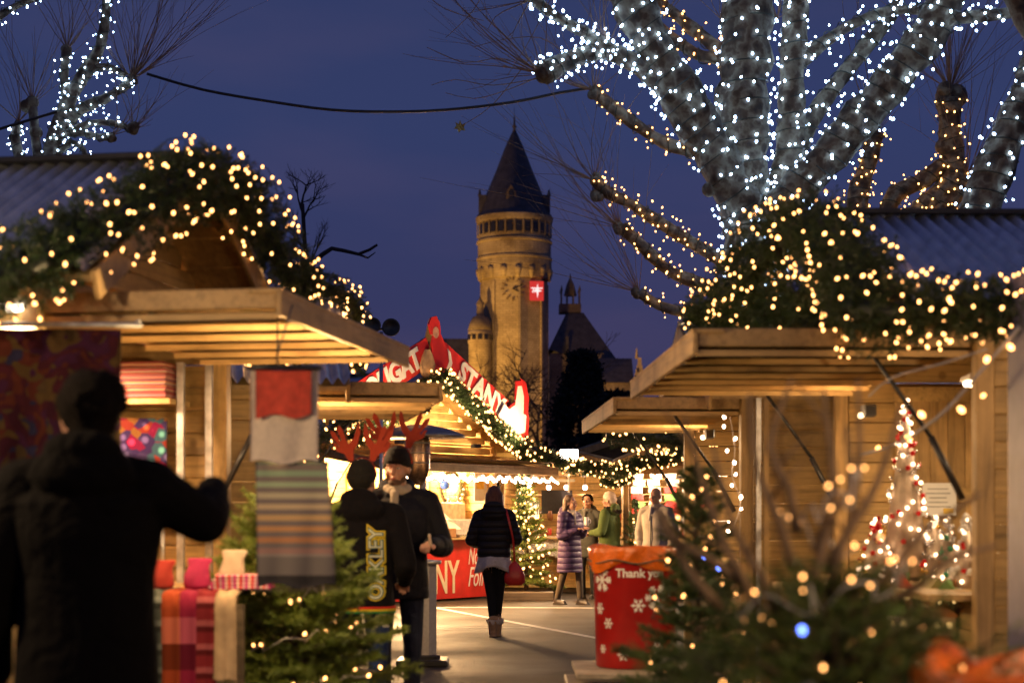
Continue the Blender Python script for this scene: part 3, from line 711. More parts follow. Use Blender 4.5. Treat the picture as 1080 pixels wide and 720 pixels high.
PNK=patt('pink stripe knit',[(.75,.65,.62),(.6,.03,.16),(.75,.6,.6),(.6,.02,.2)],11,kind='z')
b=MB(); b.loft([(0,0,0,.02,.03),(0,0,.02,.11,.09),(0,0,.10,.105,.09),(0,0,.17,.08,.07),(0,0,.2,.03,.03)],18); b.ell((0,0,.215),.025)
o=b.build('knit_hat',PNK,None,True); o.location=L(hutA,-.1,.65,1.33); tag(o,'pink and white striped knit hat by the man’s shoulder'.replace('’',"'"),'hat')
b=MB(); b.tube([(0,0,-.37),(0,0,0)],.012,8); b.lathe([(.07,-.38),(.07,-.365),(.01,-.36)],n=14); o=b.build('hat_stand',M['galv'],None,True); o.location=L(hutA,-.1,.65,1.345); tag(o,'metal stand under the striped knit hat','stand')
for y,x in ((1.15,.0),(1.0,-.12)):
    b=MB(); b.box((x,y,1.6),(.04,.03,1.3)); b.build('metal_strip',M['galv'],hutA)
# counter table with draped scarves
TX0,TX1,TY=-1.86,-1.34,8.15
t=thing('display_table','low wooden table in front of the left hut carrying draped scarves','table',((TX0+TX1)/2,TY+.28,0))
b=MB(); b.box((0,0,.95),(TX1-TX0,.6,.04),None,.006); b.build('table_top',M['woody'],t)
for sx in(-.29,.29):
    for sy in(-.25,.25):
        b=MB(); b.box((sx,sy,.465),(.05,.05,.93)); b.build('leg',M['wooddark'],t)
cs=[('grey green',(.10,.14,.10),.52),('dark tartan',(.06,.07,.06),.50),('orange red',(.26,.045,.015),.62),('magenta',(.20,.012,.04),.60),('crimson plaid',(.17,.016,.022),.55),('beige',(.40,.28,.17),.40)]
for i,(nm,c,ln) in enumerate(cs):
    x0=TX0+.06+i*.088; wd=.085; b=MB(); prof=[(TY+.45,.985),(TY+.05,.985),(TY-.02,.975),(TY-.045,.93),(TY-.04,.98-ln*.5),(TY-.05,.98-ln)]
    pts=resample([(0,y,z) for y,z in prof],.03); vs=[];n=7
    for j,p in enumerate(pts):
        for k in range(n):
            u=k/(n-1)-.5; vs.append((x0+u*wd*(1+.25*(j/len(pts))),p.y-.012*math.cos(u*2*PI*1.5+i)*(j/len(pts)),p.z+.006*math.cos(u*9+i)))
    q=len(vs); vs+=[(v[0],v[1]-.0,v[2]-.0) for v in vs]
    for j in range(len(pts)):
        for k in range(n): 
            a=j*n+k; f=j/len(pts); vs[q+a]=(vs[a][0],vs[a][1]-(.012 if f>.45 else 0),vs[a][2]+(.012 if f<=.45 else 0))
    fs=[]
    for s_ in(0,1):
        for j in range(len(pts)-1):
            for k in range(n-1):
                a=s_*q+j*n+k; f=(a,a+1,a+n+1,a+n); fs.append(f if s_ else f[::-1])
    for j in range(len(pts)-1):
        for k in(0,n-1): a=j*n+k; fs.append((a,a+n,q+a+n,q+a))
    mm=patt('draped %s'%nm,[c,[x*.45 for x in c],[min(1,x*1.5+.05) for x in c],c],9 if i in(1,4,0) else 2,kind='z') if i<5 else mat('beige wool',c,.9,0,.1,20)
    b.add(vs,fs); o=b.build('draped_scarf',mm,None,True); tag(o,nm+' scarf draped over the front edge of the table','scarf')
    fr=MB()
    for k in range(12):
        xx=x0+(k/11-.5)*wd*1.2; fr.tube([(xx,TY-.052,.98-ln+.004),(xx+rnd.uniform(-.006,.006),TY-.05,.98-ln-.035)],.0022,4)
    fr.build('fringe',mm,o)
for i,(nm,c,x,z) in enumerate((('red',(.33,.03,.02),TX0+.12,1.0),('hot pink',(.36,.018,.09),TX0+.30,1.0),('cream',(.48,.37,.27),TX0+.47,1.0))):
    b=MB(); hh=[.13,.14,.18][i]; b.loft([(0,0,0,.055,.045),(0,0,.02,.068,.055),(0,0,hh*.5,.062,.045),(.008,0,hh*.8,.05,.022),(.014,0,hh,.062,.012),(.014,0,hh+.01,.055,.006)],16,2.6)
    o=b.build('gift_pouch',mat(nm+' felt',c,.9,0,.1,20),None,True); o.location=(x+.02,TY+.2,z); tag(o,nm+' soft pouch standing on the scarf table','pouch')
FOLD=patt('pink check',[(.55,.05,.06),(.5,.3,.35),(.5,.04,.2),(.6,.45,.4)],18,kind='x')
b=MB(); 
for q in range(4): b.box((0,0,.01+.018*q),(.30-.01*q,.26,.017),Matrix.Rotation(.05*q,3,'Z'),.007)
o=b.build('folded_scarf',FOLD); o.location=(TX1+.02,TY+.24,.998); tag(o,'red and pink checked scarf folded at the right table corner','scarf')
# hanging shawls on oval hanger
SX,SY=-.955,7.15
t=thing('hanging_shawl','red topped cream shawl hanging from a round hanger under the left flap','shawl',(SX,SY,0))
def shz(py): return EYE+(545-py)*SY/1800
cream=mat('cream wool',(.72,.60,.48),.9,0,.06,50,.3,90); redw=mat('coral red wool',(.60,.07,.04),.9,0,.15,25,.3,90)
b=cloth_sheet(.285,shz(389),shz(487),.006,1.5,th=.012); b.build('cream_panel',cream,t,True)
b=cloth_sheet(.232,shz(391),shz(439),.004,1.5,th=.006); o=b.build('red_panel',redw,t,True); o.location=(0,-.022,0)
t2=thing('hanging_shawl','grey shawl with green to orange bands hanging below the cream one','shawl',(SX+.03,SY+.02,0))
m,nt,bb=newmat('banded wool')
tc=N(nt,'ShaderNodeTexCoord'); sp=N(nt,'ShaderNodeSeparateXYZ'); nt.links.new(tc.outputs['Object'],sp.inputs[0])
mr=N(nt,'ShaderNodeMapRange'); mr.inputs['From Min'].default_value=shz(620); mr.inputs['From Max'].default_value=shz(487); nt.links.new(sp.outputs['Z'],mr.inputs['Value'])
st=[(0,(.04,.035,.035)),(.10,(.22,.19,.17))]
bands=[(.42,.24,.20),(.58,.27,.12),(.66,.34,.14),(.68,.44,.20),(.66,.50,.30),(.60,.52,.34),(.42,.52,.32),(.32,.44,.28)]
z=.27
st.append((.25,(.36,.30,.26)))
for i,c in enumerate(bands):
    st.append((z,c)); st.append((z+.045,(.25,.20,.18))); z+=.088
st.append((.975,(.12,.15,.12)))
out=ramp(nt,mr.outputs[0],st)
for nd in nt.nodes:
    if nd.type=='VALTORGB': nd.color_ramp.interpolation='LINEAR' if False else 'CONSTANT'
nt.links.new(out,bb.inputs['Base Color']); bb.inputs['Roughness'].default_value=.9
b=cloth_sheet(.305,shz(486),shz(618),.007,2.2,th=.01,flare=.08,sk=.02); b.build('panel',m,t2,True)
fr=MB()
for k in range(40): 
    xx=-.17+.36*k/39+.02; fr.tube([(xx,0,shz(618)),(xx+rnd.uniform(-.006,.006),0,shz(624))],.002,4)
fr.build('fringe',M['wooddark'],t2)
b=MB(); b.tube([(SX+.15*math.cos(2*PI*k/20),SY+.05*math.sin(2*PI*k/20),shz(388)) for k in range(21)],.009,8,False); b.tube([(SX-.16,SY,shz(388)),(SX+.16,SY,shz(388))],.006,6); b.tube([(SX-.03,SY,shz(388)),(SX-.03,SY,shz(375)),(SX-.01,SY+.35,2.28)],.004,6)
o=b.build('hanger',M['black'],None,True); tag(o,'round dark metal hanger above the cream shawl','hanger')
# lamps of hut A
def tubelamp(label,p,l,e,col,dirx=0):
    t=thing('strip_lamp',label,'lamp',p,dirx)
    b=MB(); b.box((0,0,.02),(l,.07,.04),None,.008); b.build('housing',M['white'],t)
    b=MB(); b.ell((0,0,-.01),(l*.47,.035,.022)); b.build('diffuser',emis('diffuser glow',col,14,False),t,True)
    lamp('tube_light',(0,0,-.08),e,col,l*.8,'AREA',(0,0,0),t,sy=.1); return t
tubelamp('bright lamp at the upper left edge above the silk shawl',P(12,321,7.6),.13,22,(1,.80,.58),.4)
t=thing('fill_lamp','added round fill lamp on a bracket, out of view at the near end of the left hut','lamp',(-2.95,5.3,2.5)); b=MB(); b.lathe([(.02,-.03),(.06,-.03),(.075,.0),(.07,.03),(.02,.04)],n=20); b.tube([(0,0,.03),(.0,1.2,.10),(.0,2.5,.10)],.012,8); b.build('housing',M['black'],t,True); b=MB(); b.ell((0,0,-.035),(.055,.055,.02)); b.build('cover',emis('fill glow',(1,.78,.5),9,False),t,True); lamp('fill_light',(0,0,-.1),175,(1,.68,.36),.06,parent=t)  # unseen lamp added to light the shawls and the left fir
tubelamp('small bright lamp behind the top of the silk shawl',L(hutA,-.35,-.6,2.28),.16,34,(1,.60,.30))
tubelamp('lamp tucked under the roof over the folded scarves',L(hutA,-.5,.5,2.29),.3,34,(1,.60,.30),1.4)
# ---- near right hut (C)
def bead_tree(label,p,h,r,n,cols,extra=None,group=None):
    t=thing('bead_tree',label,'decoration tree',p)
    b=MB(); b.lathe([(r*.5,0),(r*.5,.02),(r*.9,.03),(r*.02,h)],n=14); b.build('cone',mat('silver cone',(.5,.4,.3),.5,.3,.2),t,True)
    for key,(m,frac,br) in enumerate(cols):
        for k in range(int(n*frac)):
            f=rnd.random()**1.25; a=rnd.uniform(0,2*PI); z=.03+(h-.03)*f; rr=r*(1-f)*1.0+.012
            me=('bead',m.name,br)
            if me not in BULB:
                q=MB(); q.ell((0,0,0),br,n=8,m=5); BULB[me]=q.mesh('bead',True); BULB[me].materials.append(m)
            o=bpy.data.objects.new('bead',BULB[me]); COL.objects.link(o); o.parent=t; o.location=(rr*math.cos(a),rr*math.sin(a),z)
    return t
BW=emis('tree sparkle',(1,.62,.36),7); 
bead_tree('tall slim glittering bead tree in front of the panel door',P(955,612,9.9),1.05,.16,150,[(BW,.5,.011),(REDB,.22,.016),(SILV,.28,.012)])
bead_tree('short glittering bead tree left of the tall one',P(925,618,9.8),.40,.13,90,[(BW,.4,.011),(REDB,.3,.016),(GOLD,.3,.014)])
bead_tree('short silvery bead tree right of the tall one',P(985,612,9.85),.37,.11,90,[(BW,.35,.011),(SILV,.5,.014),(GOLD,.15,.014)])
GRN=mat('green bauble',(.02,.25,.12),.3,.2,0)
bead_tree('narrow bead tree with green baubles at the right end of the counter',P(1000,640,9.5),.5,.10,90,[(SILV,.45,.013),(GRN,.3,.017),(BW,.25,.010)])
bead_tree('white cone tree beside the green bauble one by the corner post',P(1020,645,9.2),.52,.12,110,[(M['white'],.7,.018),(REDB,.1,.013),(BW,.2,.010)])
RF=[mat('clay roof %d'%i,c,.6,0,.1) for i,c in enumerate([(.5,.2,.06),(.35,.3,.12),(.5,.1,.05),(.15,.3,.08)])]
def mini_house(label,p,s,i,rz):
    t=thing('miniature_house',label,'miniature house',p,rz)
    b=MB(); b.box((0,0,s*.4),(s,s*.8,s*.8),None,.004); b.build('walls',mat('cream clay %d'%i,[(.7,.5,.3),(.75,.65,.5),(.65,.4,.3),(.6,.55,.45)][i%4],.6,0,.1),t)
    b=MB(); b.prism([(-s*.6,s*.78),(s*.6,s*.78),(0,s*1.45)],s*.95); b.build('roof',RF[i%4],t)
    for x in(-.25,.25):
        b=MB(); b.box((x*s,-s*.41,s*.45),(s*.2,s*.03,s*.25)); b.build('window',emis('tiny window %d%d'%(i,x>0),(1,.6,.2),2.5,False),t)
    b=MB(); b.box((s*.3,0,s*1.25),(s*.14,s*.14,s*.4)); b.build('chimney',RF[(i+1)%4],t)
pl=['at the left end of the ledge','behind the short silvery bead tree','in the middle of the ledge','second from the right on the ledge','under the notice','at the right end by the post','lower left on the step','lower middle on the step','lower right on the step']
for i,(px,py,D,s) in enumerate([(900,640,9.3,.12),(985,640,9.2,.11),(950,640,9.3,.13),(1000,645,9.1,.12),(925,642,9.2,.10),(1025,655,9.0,.12),(905,665,8.9,.12),(950,667,8.9,.12),(995,670,8.9,.13)]):
    mini_house('little clay house ornament '+pl[i],P(px,py,D),s,i,rnd.uniform(-.5,.5))
# tiered ledge in hut C for the ornaments
t=thing('tiered_stand','stepped wooden stand carrying the ornaments in the nearest right hut','stand',(2.15,9.5,0))
for k,(y,z) in enumerate(((-.6,.72),(-.28,.86),(.15,.985))):
    b=MB(); b.box((.0,y,z-.02),(1.3,.36,.03)); b.build('step',M['woody'],t)
    b=MB(); b.box((.0,y-.17,z/2-.02),(1.3,.02,z-.03)); b.build('riser',M['woodh'],t)
for x in(-.62,.62):
    b=MB(); b.box((x,-.1,.34),(.04,1.0,.68)); b.build('upright',M['woodv'],t)
# panel door and notice on the end wall (world +y side = local -y)
yd=-1.6+.06
t=thing('panel_door','vertical boarded door panel on the end wall behind the bead trees','door',L(hutC,-.75,yd,1.5),hutC.rotation_euler.z)
b=MB()
for k in range(7): b.box((-.36+.12*k,0,0),(.117,.02,1.35),None,.003)
b.build('boards',M['woodv'],t)
for z in(-.68,.0,.68):
    b=MB(); b.box((0,.016,z),(.86,.02,.1),None,.003); b.build('rail',M['woody'],t)
t=thing('notice','white printed notice pinned on the panel door','notice',L(hutC,-.62,yd+.05,1.47),hutC.rotation_euler.z)
b=MB(); b.box((0,0,0),(.23,.004,.22)); b.build('paper',M['white'],t)
b=MB()
for k in range(5): b.box((.01,.004,.07-.03*k),(.14+.03*math.sin(k*2),.002,.007))
b.build('print_lines',mat('grey ink',(.3,.3,.3),.6),t)
b=MB(); b.box((-.06,.004,-.078),(.07,.002,.035)); b.build('stamp',YELW,t)
t=thing('fill_lamp','added round fill lamp, out of view beyond the corner post of the right hut','lamp',(2.75,6.9,2.1)); b=MB(); b.lathe([(.02,-.03),(.06,-.03),(.075,.0),(.07,.03),(.02,.04)],n=20); b.tube([(0,0,.03),(.0,.6,.12),(.0,1.4,.2)],.012,8); b.build('housing',M['black'],t,True); b=MB(); b.ell((0,0,-.035),(.055,.055,.02)); b.build('cover',emis('fill glow right',(1,.78,.5),9,False),t,True); lamp('fill_light',(0,0,-.1),45,(1,.62,.30),.06,parent=t)  # unseen lamp added to brighten the orange liner and right foreground
t=tubelamp('lamp under the lintel of the nearest right hut',L(hutC,-.45,-.2,2.16),.3,15,(1,.72,.42),1.5)
t=tubelamp('lamp behind the corner post of the nearest right hut',L(hutC,-.7,1.0,2.16),.3,11,(1,.68,.38),1.5)
# hut D/B inner lamps
tubelamp('lamp inside the second right hut',L(hutD,-.5,0,2.15),.4,26,(1,.68,.38),1.5)
tubelamp('lamp inside the second left hut',L(hutB,-.5,0,2.15),.4,40,(1,.66,.34),1.5)
# fill lamps added under the flaps to brighten soffits, fir trees and passers by
for h,lb,y,e in((hutA,'added fill lamp under the outer edge of the nearest left flap',.1,30),(hutC,'added fill lamp under the nearest right flap',-.6,18),(hutB,'added fill lamp under the second left flap',-1.1,38),(hutD,'added fill lamp under the second right flap',0,24)):
    t=thing('flap_fill_lamp',lb,'lamp',L(h,.12 if h is not hutA else .92,y,1.98 if h in(hutC,) else 2.0),h.rotation_euler.z)
    b=MB(); b.ell((0,0,0),(.022,.04,.02)); b.build('cover',emis('flap fill glow',(1,.66,.34),6,False),t,True)
    b=MB(); b.box((-.05,0,.03),(.08,.1,.08),None,.01); b.build('bracket',M['black'],t)
    lamp('flap_fill_light',(.12,0,-.05),e,(1,.62,.30),.06,parent=t)
p_=L(hutA,1.08,-1.04,2.0)
t=thing('hanging_lamp','small added fill lamp hung from the near outer corner of the nearest left flap','lamp',p_); b=MB(); b.tube([(0,0,.03),(0,0,.27)],.005,6); b.lathe([(.05,-.01),(.045,.02),(.015,.04)],n=16); b.build('shade',M['black'],t,True); b=MB(); b.ell((0,0,-.015),(.028,.028,.03)); b.build('bulb',emis('corner fill glow',(1,.7,.4),8,False),t,True); lamp('corner_fill',(0,.02,-.07),75,(1,.66,.30),.04,parent=t)  # added lamp, hidden behind the shawls, to brighten fir and scarf table
# pale post pairs by hut D wall
for i,(px,D) in enumerate(((800,12.2),(808,12.25))):
    b=MB(); b.box((0,0,1.1),(.035,.03,2.2)); o=b.build('pole',M['galv'] if i==0 else M['woodv']); o.location=((px-540)*D/1800,D,0); tag(o,['slim galvanised pole against the second right hut','slim wooden pole beside the galvanised one'][i],'pole')

# lamps on the nougat flap that light the gable and the red boards, and added fill beneath each for people and ground
for y in (-1.6,0.2,1.7):
    t=thing('gable_lamp','small lamp on top of the nougat flap, '+{-1.6:'left',0.2:'middle',1.7:'right'}[y]+' one, lighting the red boards','lamp',L(hutN,1.15,y,2.42),hutN.rotation_euler.z)
    b=MB(); b.box((0,0,.03),(.10,.16,.06),None,.01); b.build('housing',M['black'],t)
    lamp('gable_light',(.0,0,.14),160,(1,.62,.30),.08,'SPOT',(0,R(180-38),0),t,cone=R(125))
    a=lamp('under_fill',(-.1,0,-.50),{-1.6:480,0.2:50,1.7:40}[y],(1,.58,.25),.5,'AREA',(0,R(-68 if y<0 else -25),0),t,sy=.3)
for h,y in((hutF,-1.0),(hutF,.8),(hutE,0)):  # lamps added below the far flaps to brighten the aisle
    t=thing('edge_fill_lamp','added fill lamp below the flap edge of the '+('mug stall' if h is hutE else ('far right hut, left one' if y<0 else 'far right hut, right one')),'lamp',L(h,.85,y,1.98),h.rotation_euler.z)
    b=MB(); b.box((0,0,0),(.10,.3,.05),None,.01); b.build('housing',M['white'],t)
    lamp('under_fill',(0,0,-.05),55,(1,.68,.4),.3,'AREA',(0,R(-35),0),t,sy=.1)

t=thing('fill_lamp_post','added black lamp post with round lantern, out of view at the right near the viewer','lamp post',(1.95,2.3,0))  # post and lantern added out of view to light the foreground fir
b=MB(); b.tube([(0,0,0),(0,0,2.3)],[.04,.03],10); b.lathe([(.09,0),(.09,.03),(.05,.08)],n=14); b.build('pole',M['black'],t,True)
b=MB(); b.lathe([(.10,2.52),(.11,2.53),(.02,2.60)],n=18); b.build('cap',M['black'],t)
b=MB(); b.ell((0,0,2.41),(.09,.09,.12)); b.build('globe',emis('post globe',(1,.7,.4),3,False),t,True)
lamp('post_fill',(-.16,.1,2.36),120,(1,.66,.34),.08,parent=t)
from mathutils import noise
def garland(label, path, rad, nl, m, br, dens=900, per=16, nlen=.034, nw=.0045, group='lit fir garlands', leafm=None, drop=0.0, far=100, cat='garland'):
    """fir garland: stem rope, needle sprigs, cable and bulbs. path: world points, rad: radius or list"""
    if not hasattr(rad,'__len__'): rad=[rad]*len(path)
    pts,rr=resample_r(path,rad,.08)
    root=thing('garland',label,cat,pts[0],0,group)
    L_=sum((pts[i+1]-pts[i]).length for i in range(len(pts)-1)); n=int(dens*L_)
    o=Vector(pts[0]); A=[];B=[]
    def spot(lo,hi):
        i=rnd.randrange(len(pts)-1); f=rnd.random(); c=pts[i].lerp(pts[i+1],f); r=rr[i]*(1-f)+rr[i+1]*f
        t=(pts[i+1]-pts[i]).normalized(); d=Vector((rnd.gauss(0,1),rnd.gauss(0,1),rnd.gauss(0,1))); d=(d-t*d.dot(t)).normalized()
        lump=.75+.35*math.sin(i*.7)+.2*math.sin(i*1.9+1)
        return c,d,t,r*(.8+.2*lump)*rnd.uniform(lo,hi)
    for k in range(n):
        c,d,t,r=spot(.25,1.0); p=c+d*r*.72; tip=p+(d*.8+t*rnd.uniform(-.9,.9)+Vector((0,0,-.25-drop))).normalized()*r*rnd.uniform(.25,.5)
        A.append(p-o);B.append(tip-o)
    me=quads_mesh('needle_sprigs',twig_needles(np.array(A),np.array(B),per,nlen,nw,1.1))
    link('greenery',me,leafm or M['leaf'],root)
    b=MB(); b.tube([p-o for p in pts],[r*.28 for r in rr],7); b.build('rope',M['wire'],root,True)
    bp=[]
    for k in range(nl):
        c,d,t,r=spot(.92,1.12); bp.append(c+d*r)
    q=sorted(bp,key=lambda p:(p-o).length); w_=MB()
    w_.tube([p-o for p in resample(q[::3],.1)],.0025,4,False)
    w_.build('cable',M['wire'],root)
    bulbs(root,bp,m,br,far)
    return root
W=M['warm'];WF=M['warmfar']
garland('thick lit fir garland arching over the gable of the nearest left hut',[P(-40,312,7.1),P(40,275,7.35),P(120,237,7.9),P(180,203,8.4),P(225,188,8.85),P(262,222,9.4),P(292,268,9.9),P(325,305,10.4)],[.18,.20,.22,.22,.20,.22,.20,.13],260,W,.0074,760,17,.04,.006)
garland('small round cluster of lit garland on the second left hut ridge',[P(300,288,12.0),P(340,300,12.2),P(372,318,12.4),P(378,338,12.5)],[.10,.12,.13,.10],80,W,.0078,800)
garland('lit garland hanging under the flap behind the cream shawl hanger',[P(262,376,11.2),P(300,384,11.4),P(345,382,11.6),P(385,386,11.8)],.055,42,W,.009,700)
garland('lit garland swagged below the second left flap beside the antlers',[P(318,472,15.0),P(345,458,15.2),P(375,436,15.4),P(420,428,15.6),P(452,432,15.8)],[.15,.13,.08,.05,.04],75,W,.011,650)
garland('thick lit fir garland along the eave of the nearest right hut',[P(1125,332,7.3),P(1060,326,7.5),P(985,326,7.9),P(925,330,8.1),P(890,320,8.25)],[.16,.16,.19,.20,.2],120,W,.0078,760,17,.04,.006)
garland('thick lit fir garland over the gable peak of the nearest right hut',[P(915,310,8.25),P(880,262,8.9),P(850,238,9.4),P(812,262,9.9),P(775,305,10.4),P(735,338,10.9)],[.24,.24,.20,.25,.21,.13],210,W,.0076,760,17,.04,.006)
garland('lit fir garland filling the gable below the right hut peak',[P(900,335,8.6),P(850,318,9.2),P(800,330,9.8),P(755,338,10.3)],[.2,.2,.14,.10],60,W,.0076,640,17,.04,.006)
garland('lit garland hanging beyond the second right flap',[P(640,458,17.0),P(690,462,17.2),P(735,468,17.4),P(765,466,17.6)],[.13,.17,.17,.10],62,WF,.013,600)
# far garlands
def onN(y,up=.0,x=.5): 
    z=3.60+.02-(3.60-2.55)*abs(y)/2.1+up; return L(hutN,x,y,z)
garland('lit garland following the right roof edge of the nougat hut',[onN(.0,-.05,.62),onN(.7,-.08,.62),onN(1.3,-.10,.62),onN(1.9,-.10,.62),onN(2.4,-.14,.62)],.16,170,WF,.018,700,12,.06,.010)
garland('lit garland following the left roof edge of the nougat hut',[onN(-.1,-.10,.62),onN(-.8,-.16,.62),onN(-1.3,-.14,.62),onN(-2.0,-.10,.62)],.17,110,WF,.018,600,12,.06,.010)
garland('lit garland along the roof of the mug stall below the floodlight',[P(545,466,28.5),P(570,478,28.6),P(600,490,28.7),P(632,494,28.8),P(652,498,28.8)],.15,110,WF,.017,600,12,.06,.010)
garland('lit garland climbing the roof edge of the far right hut',[P(645,500,26.6),P(680,486,26.6),P(705,482,26.6),P(735,466,26.6),P(762,452,26.6),P(790,466,26.6)],.14,150,WF,.016,600,12,.06,.010)
garland('short lit garland under the flap edge over the dark gap',[P(634,508,27.5),P(650,510,27.5),P(668,502,27.5)],.07,22,WF,.015,500,10,.05,.010)
garland('lit garland column climbing the corner post of the mug stall',[P(551,500,28.0),P(549,540,28.0),P(552,575,28.0)],.08,28,WF,.016,600,10,.05,.010)
garland('thin vertical chain of bulbs in the dark gap',[P(670,525,27.3),P(671,560,27.3),P(668,600,27.3)],.04,18,WF,.015,250,8,.05,.010)
# ---------------------------------------------------------------- fir trees
def fir(label, base, H, Rb, nb, m, seed, tip=0.0, twn=9, per=26, nlen=.02, nw=.0028, barkm=None, droop=.15, top_sparse=0.0, group=None, r_pow=.9, zmin=.06):
    rs=random.Random(seed); t=thing('fir_tree',label,'fir tree',base,0,group)
    b=MB(); b.tube([(0,0,0),(.01,0,H*.4),(0,.01,H*.8),(0,0,H)],[.032*H/1.7,.026*H/1.7,.012,.004],8); b.build('trunk',M['bark'],t,True)
    br=MB();A=[];B=[]
    for k in range(nb):
        f=zmin+(1-zmin)*((k+rs.random())/nb)**.85
        if f>.99: continue
        a=k*2.39996+rs.uniform(-.4,.4); Lb=Rb*((1-f)**r_pow)*rs.uniform(.75,1.15)+.05
        z0=H*f; up=-.05+.85*f+rs.uniform(-.1,.1)-droop*(1-f)
        d=Vector((math.cos(a),math.sin(a),up)).normalized()
        pts=[Vector((0,0,z0))+d*Lb*s+Vector((0,0,.10*Lb*s*s-(.05*Lb*s))) for s in (0,.25,.5,.75,1)]
        br.tube(pts,[.009,.007,.006,.004,.002],5)
        dens=1.0 if f<1-top_sparse else .45
        side=d.cross(Vector((0,0,1))).normalized()
        tn=max(3,int(twn*Lb/ (Rb)*1.3*dens)+2)
        for j in range(tn):
            s=.18+.82*(j+rs.random())/tn
            i=min(3,int(s*4)); g=s*4-i; p=pts[i].lerp(pts[i+1],g)
            for q in(-1,1):
                ln=Lb*.42*(1.05-s*.75)*rs.uniform(.7,1.2)+.03
                dd=(d*.75+side*q*rs.uniform(.5,1)+Vector((0,0,rs.uniform(-.25,.25)))).normalized()
                A.append(p);B.append(p+dd*ln)
                if ln>.09:
                    for e in(-1,1):
                        p2=p+dd*ln*rs.uniform(.3,.7); d3=(dd*.8+d*.2*e+Vector((rs.uniform(-.5,.5),rs.uniform(-.5,.5),rs.uniform(-.2,.3)))).normalized(); A.append(p2);B.append(p2+d3*ln*.5)
        for i in range(4): A.append(pts[i]);B.append(pts[i+1])
    br.build('branch_frame',M['bark'],t,True)
    A=np.array([tuple(x) for x in A]);B=np.array([tuple(x) for x in B]);ln=np.linalg.norm(B-A,axis=1)
    reps=np.maximum(1,(ln/.05).astype(int)); A2=np.repeat(A,reps,0);B2=np.repeat(B,reps,0)
    me=quads_mesh('needles',twig_needles(A2,B2,per,nlen,nw,.75)); link('foliage',me,m,t)
    return t
def fir_lights(label, base, H, Rb, n, m, r, wirem, group=None, turns=6, fmin=.08, fmax=.97, seed=3, extra=None, wr=.0035,k_out=.92):
    rs=random.Random(seed); root=thing('string_light',label,'string lights',base,0,group)
    pts=[];bl=[]
    tot=n*2
    for k in range(tot):
        f=fmin+(fmax-fmin)*k/tot; a=turns*2*PI*k/tot+rs.uniform(-.2,.2); rr=Rb*(1-f)**.9*k_out*rs.uniform(.8,1.1)+.02
        p=Vector((rr*math.cos(a),rr*math.sin(a),H*f+rs.uniform(-.04,.04))); pts.append(p)
        if k%2==0: bl.append(Vector(base)+p+Vector((rs.uniform(-.03,.03),rs.uniform(-.03,.03),rs.uniform(0,.04))))
    b=MB(); b.tube(resample(pts,.05),wr,5,False); b.build('cable',wirem,root,True)
    bulbs(root,bl,m,r)
    if extra:
        for p in extra: bulbs(root,[p],M['blue'],.009)
    return root
B1=Vector(P(303,545,8.8)); B1.z=0
fir('bushy bright green fir beside the left hut, below the hanging shawls',B1,1.48,.66,140,M['fir'],5,twn=11,per=30,nlen=.030,nw=.0042,r_pow=.62)
fir_lights('string of warm bulbs on clear cable round the bushy left fir',B1,1.48,.66,110,W,.0082,M['wirew'],turns=6,seed=8)
B2=Vector((.78,4.1,0))
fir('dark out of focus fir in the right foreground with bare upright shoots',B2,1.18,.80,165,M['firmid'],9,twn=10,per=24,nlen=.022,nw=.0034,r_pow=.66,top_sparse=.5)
fir_lights('string of warm bulbs on pale cable round the foreground fir with one blue bulb',B2,1.50,.76,96,W,.0040,M['wirepale'],turns=6,seed=12,extra=[P(846,664,3.65)],wr=.003)
# bare upright shoots of the foreground fir
b=MB(); rs=random.Random(4)
for (x0,y0,x1,y1,x2,y2) in ((800,640,748,530,722,440),(820,650,775,560,752,470),(880,620,900,540,893,450),(930,640,1000,590,1050,575),(760,640,715,580,700,540),(835,600,800,500,790,415),(850,640,880,520,868,410),(870,600,925,510,950,430),(840,560,812,470,835,400),(905,640,975,560,1035,520),(790,620,700,560,690,500),(860,580,905,500,905,400)):
    p=resample([P(x0,y0,4.1),P((x0+x1)/2+rs.uniform(-8,8),(y0+y1)/2,4.05),P(x1,y1,4.1),P(x2,y2,4.15)],.05); n=len(p)
    b.tube([q-B2 for q in p],[.013*(1-.7*i/n) for i in range(n)],6)
    for q_ in range(3,n-2,4):
        e=p[q_]+Vector((rs.uniform(-.09,.09),rs.uniform(-.05,.05),rs.uniform(.03,.12))); b.tube([p[q_]-B2,p[q_].lerp(e,.5)+Vector((0,0,.006))-B2,e-B2],[.006,.004,.002],5)
ft=[o for o in bpy.data.objects if o.get('category')=='fir tree'][-1]
b.build('shoot_frame',mat('pale twigs',(.20,.13,.075),.85,0,.2,20),ft,True)
B3=Vector((.80,7.4,0))
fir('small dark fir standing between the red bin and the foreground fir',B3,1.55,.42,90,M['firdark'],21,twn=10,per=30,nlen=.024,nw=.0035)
fir_lights('string of warm and blue bulbs round the small dark fir beside the red bin',B3,1.55,.42,44,W,.0070,M['wire'],turns=6,seed=31,extra=[P(742,588,7.0),P(757,600,7.05)])
B4=Vector((.235,28.1,.12))
fir('slim densely lit fir between the nougat hut and the mug stall',B4,2.0,.52,60,M['fir'],33,twn=7,per=14,nlen=.05,nw=.009)
fir_lights('dense warm bulbs round the slim fir beside the nougat hut',B4,2.0,.50,140,WF,.018,M['wire'],turns=11,seed=5,fmax=.9)
b=MB(); b.box((0,0,.07),(.95,.5,.14),None,.01); o=b.build('timber_block',M['wooddark']); o.location=(.2,27.75,0); tag(o,'dark timber block at the foot of the slim lit fir','block')
B5=Vector(P(668,560,27.6)); B5.z=.1
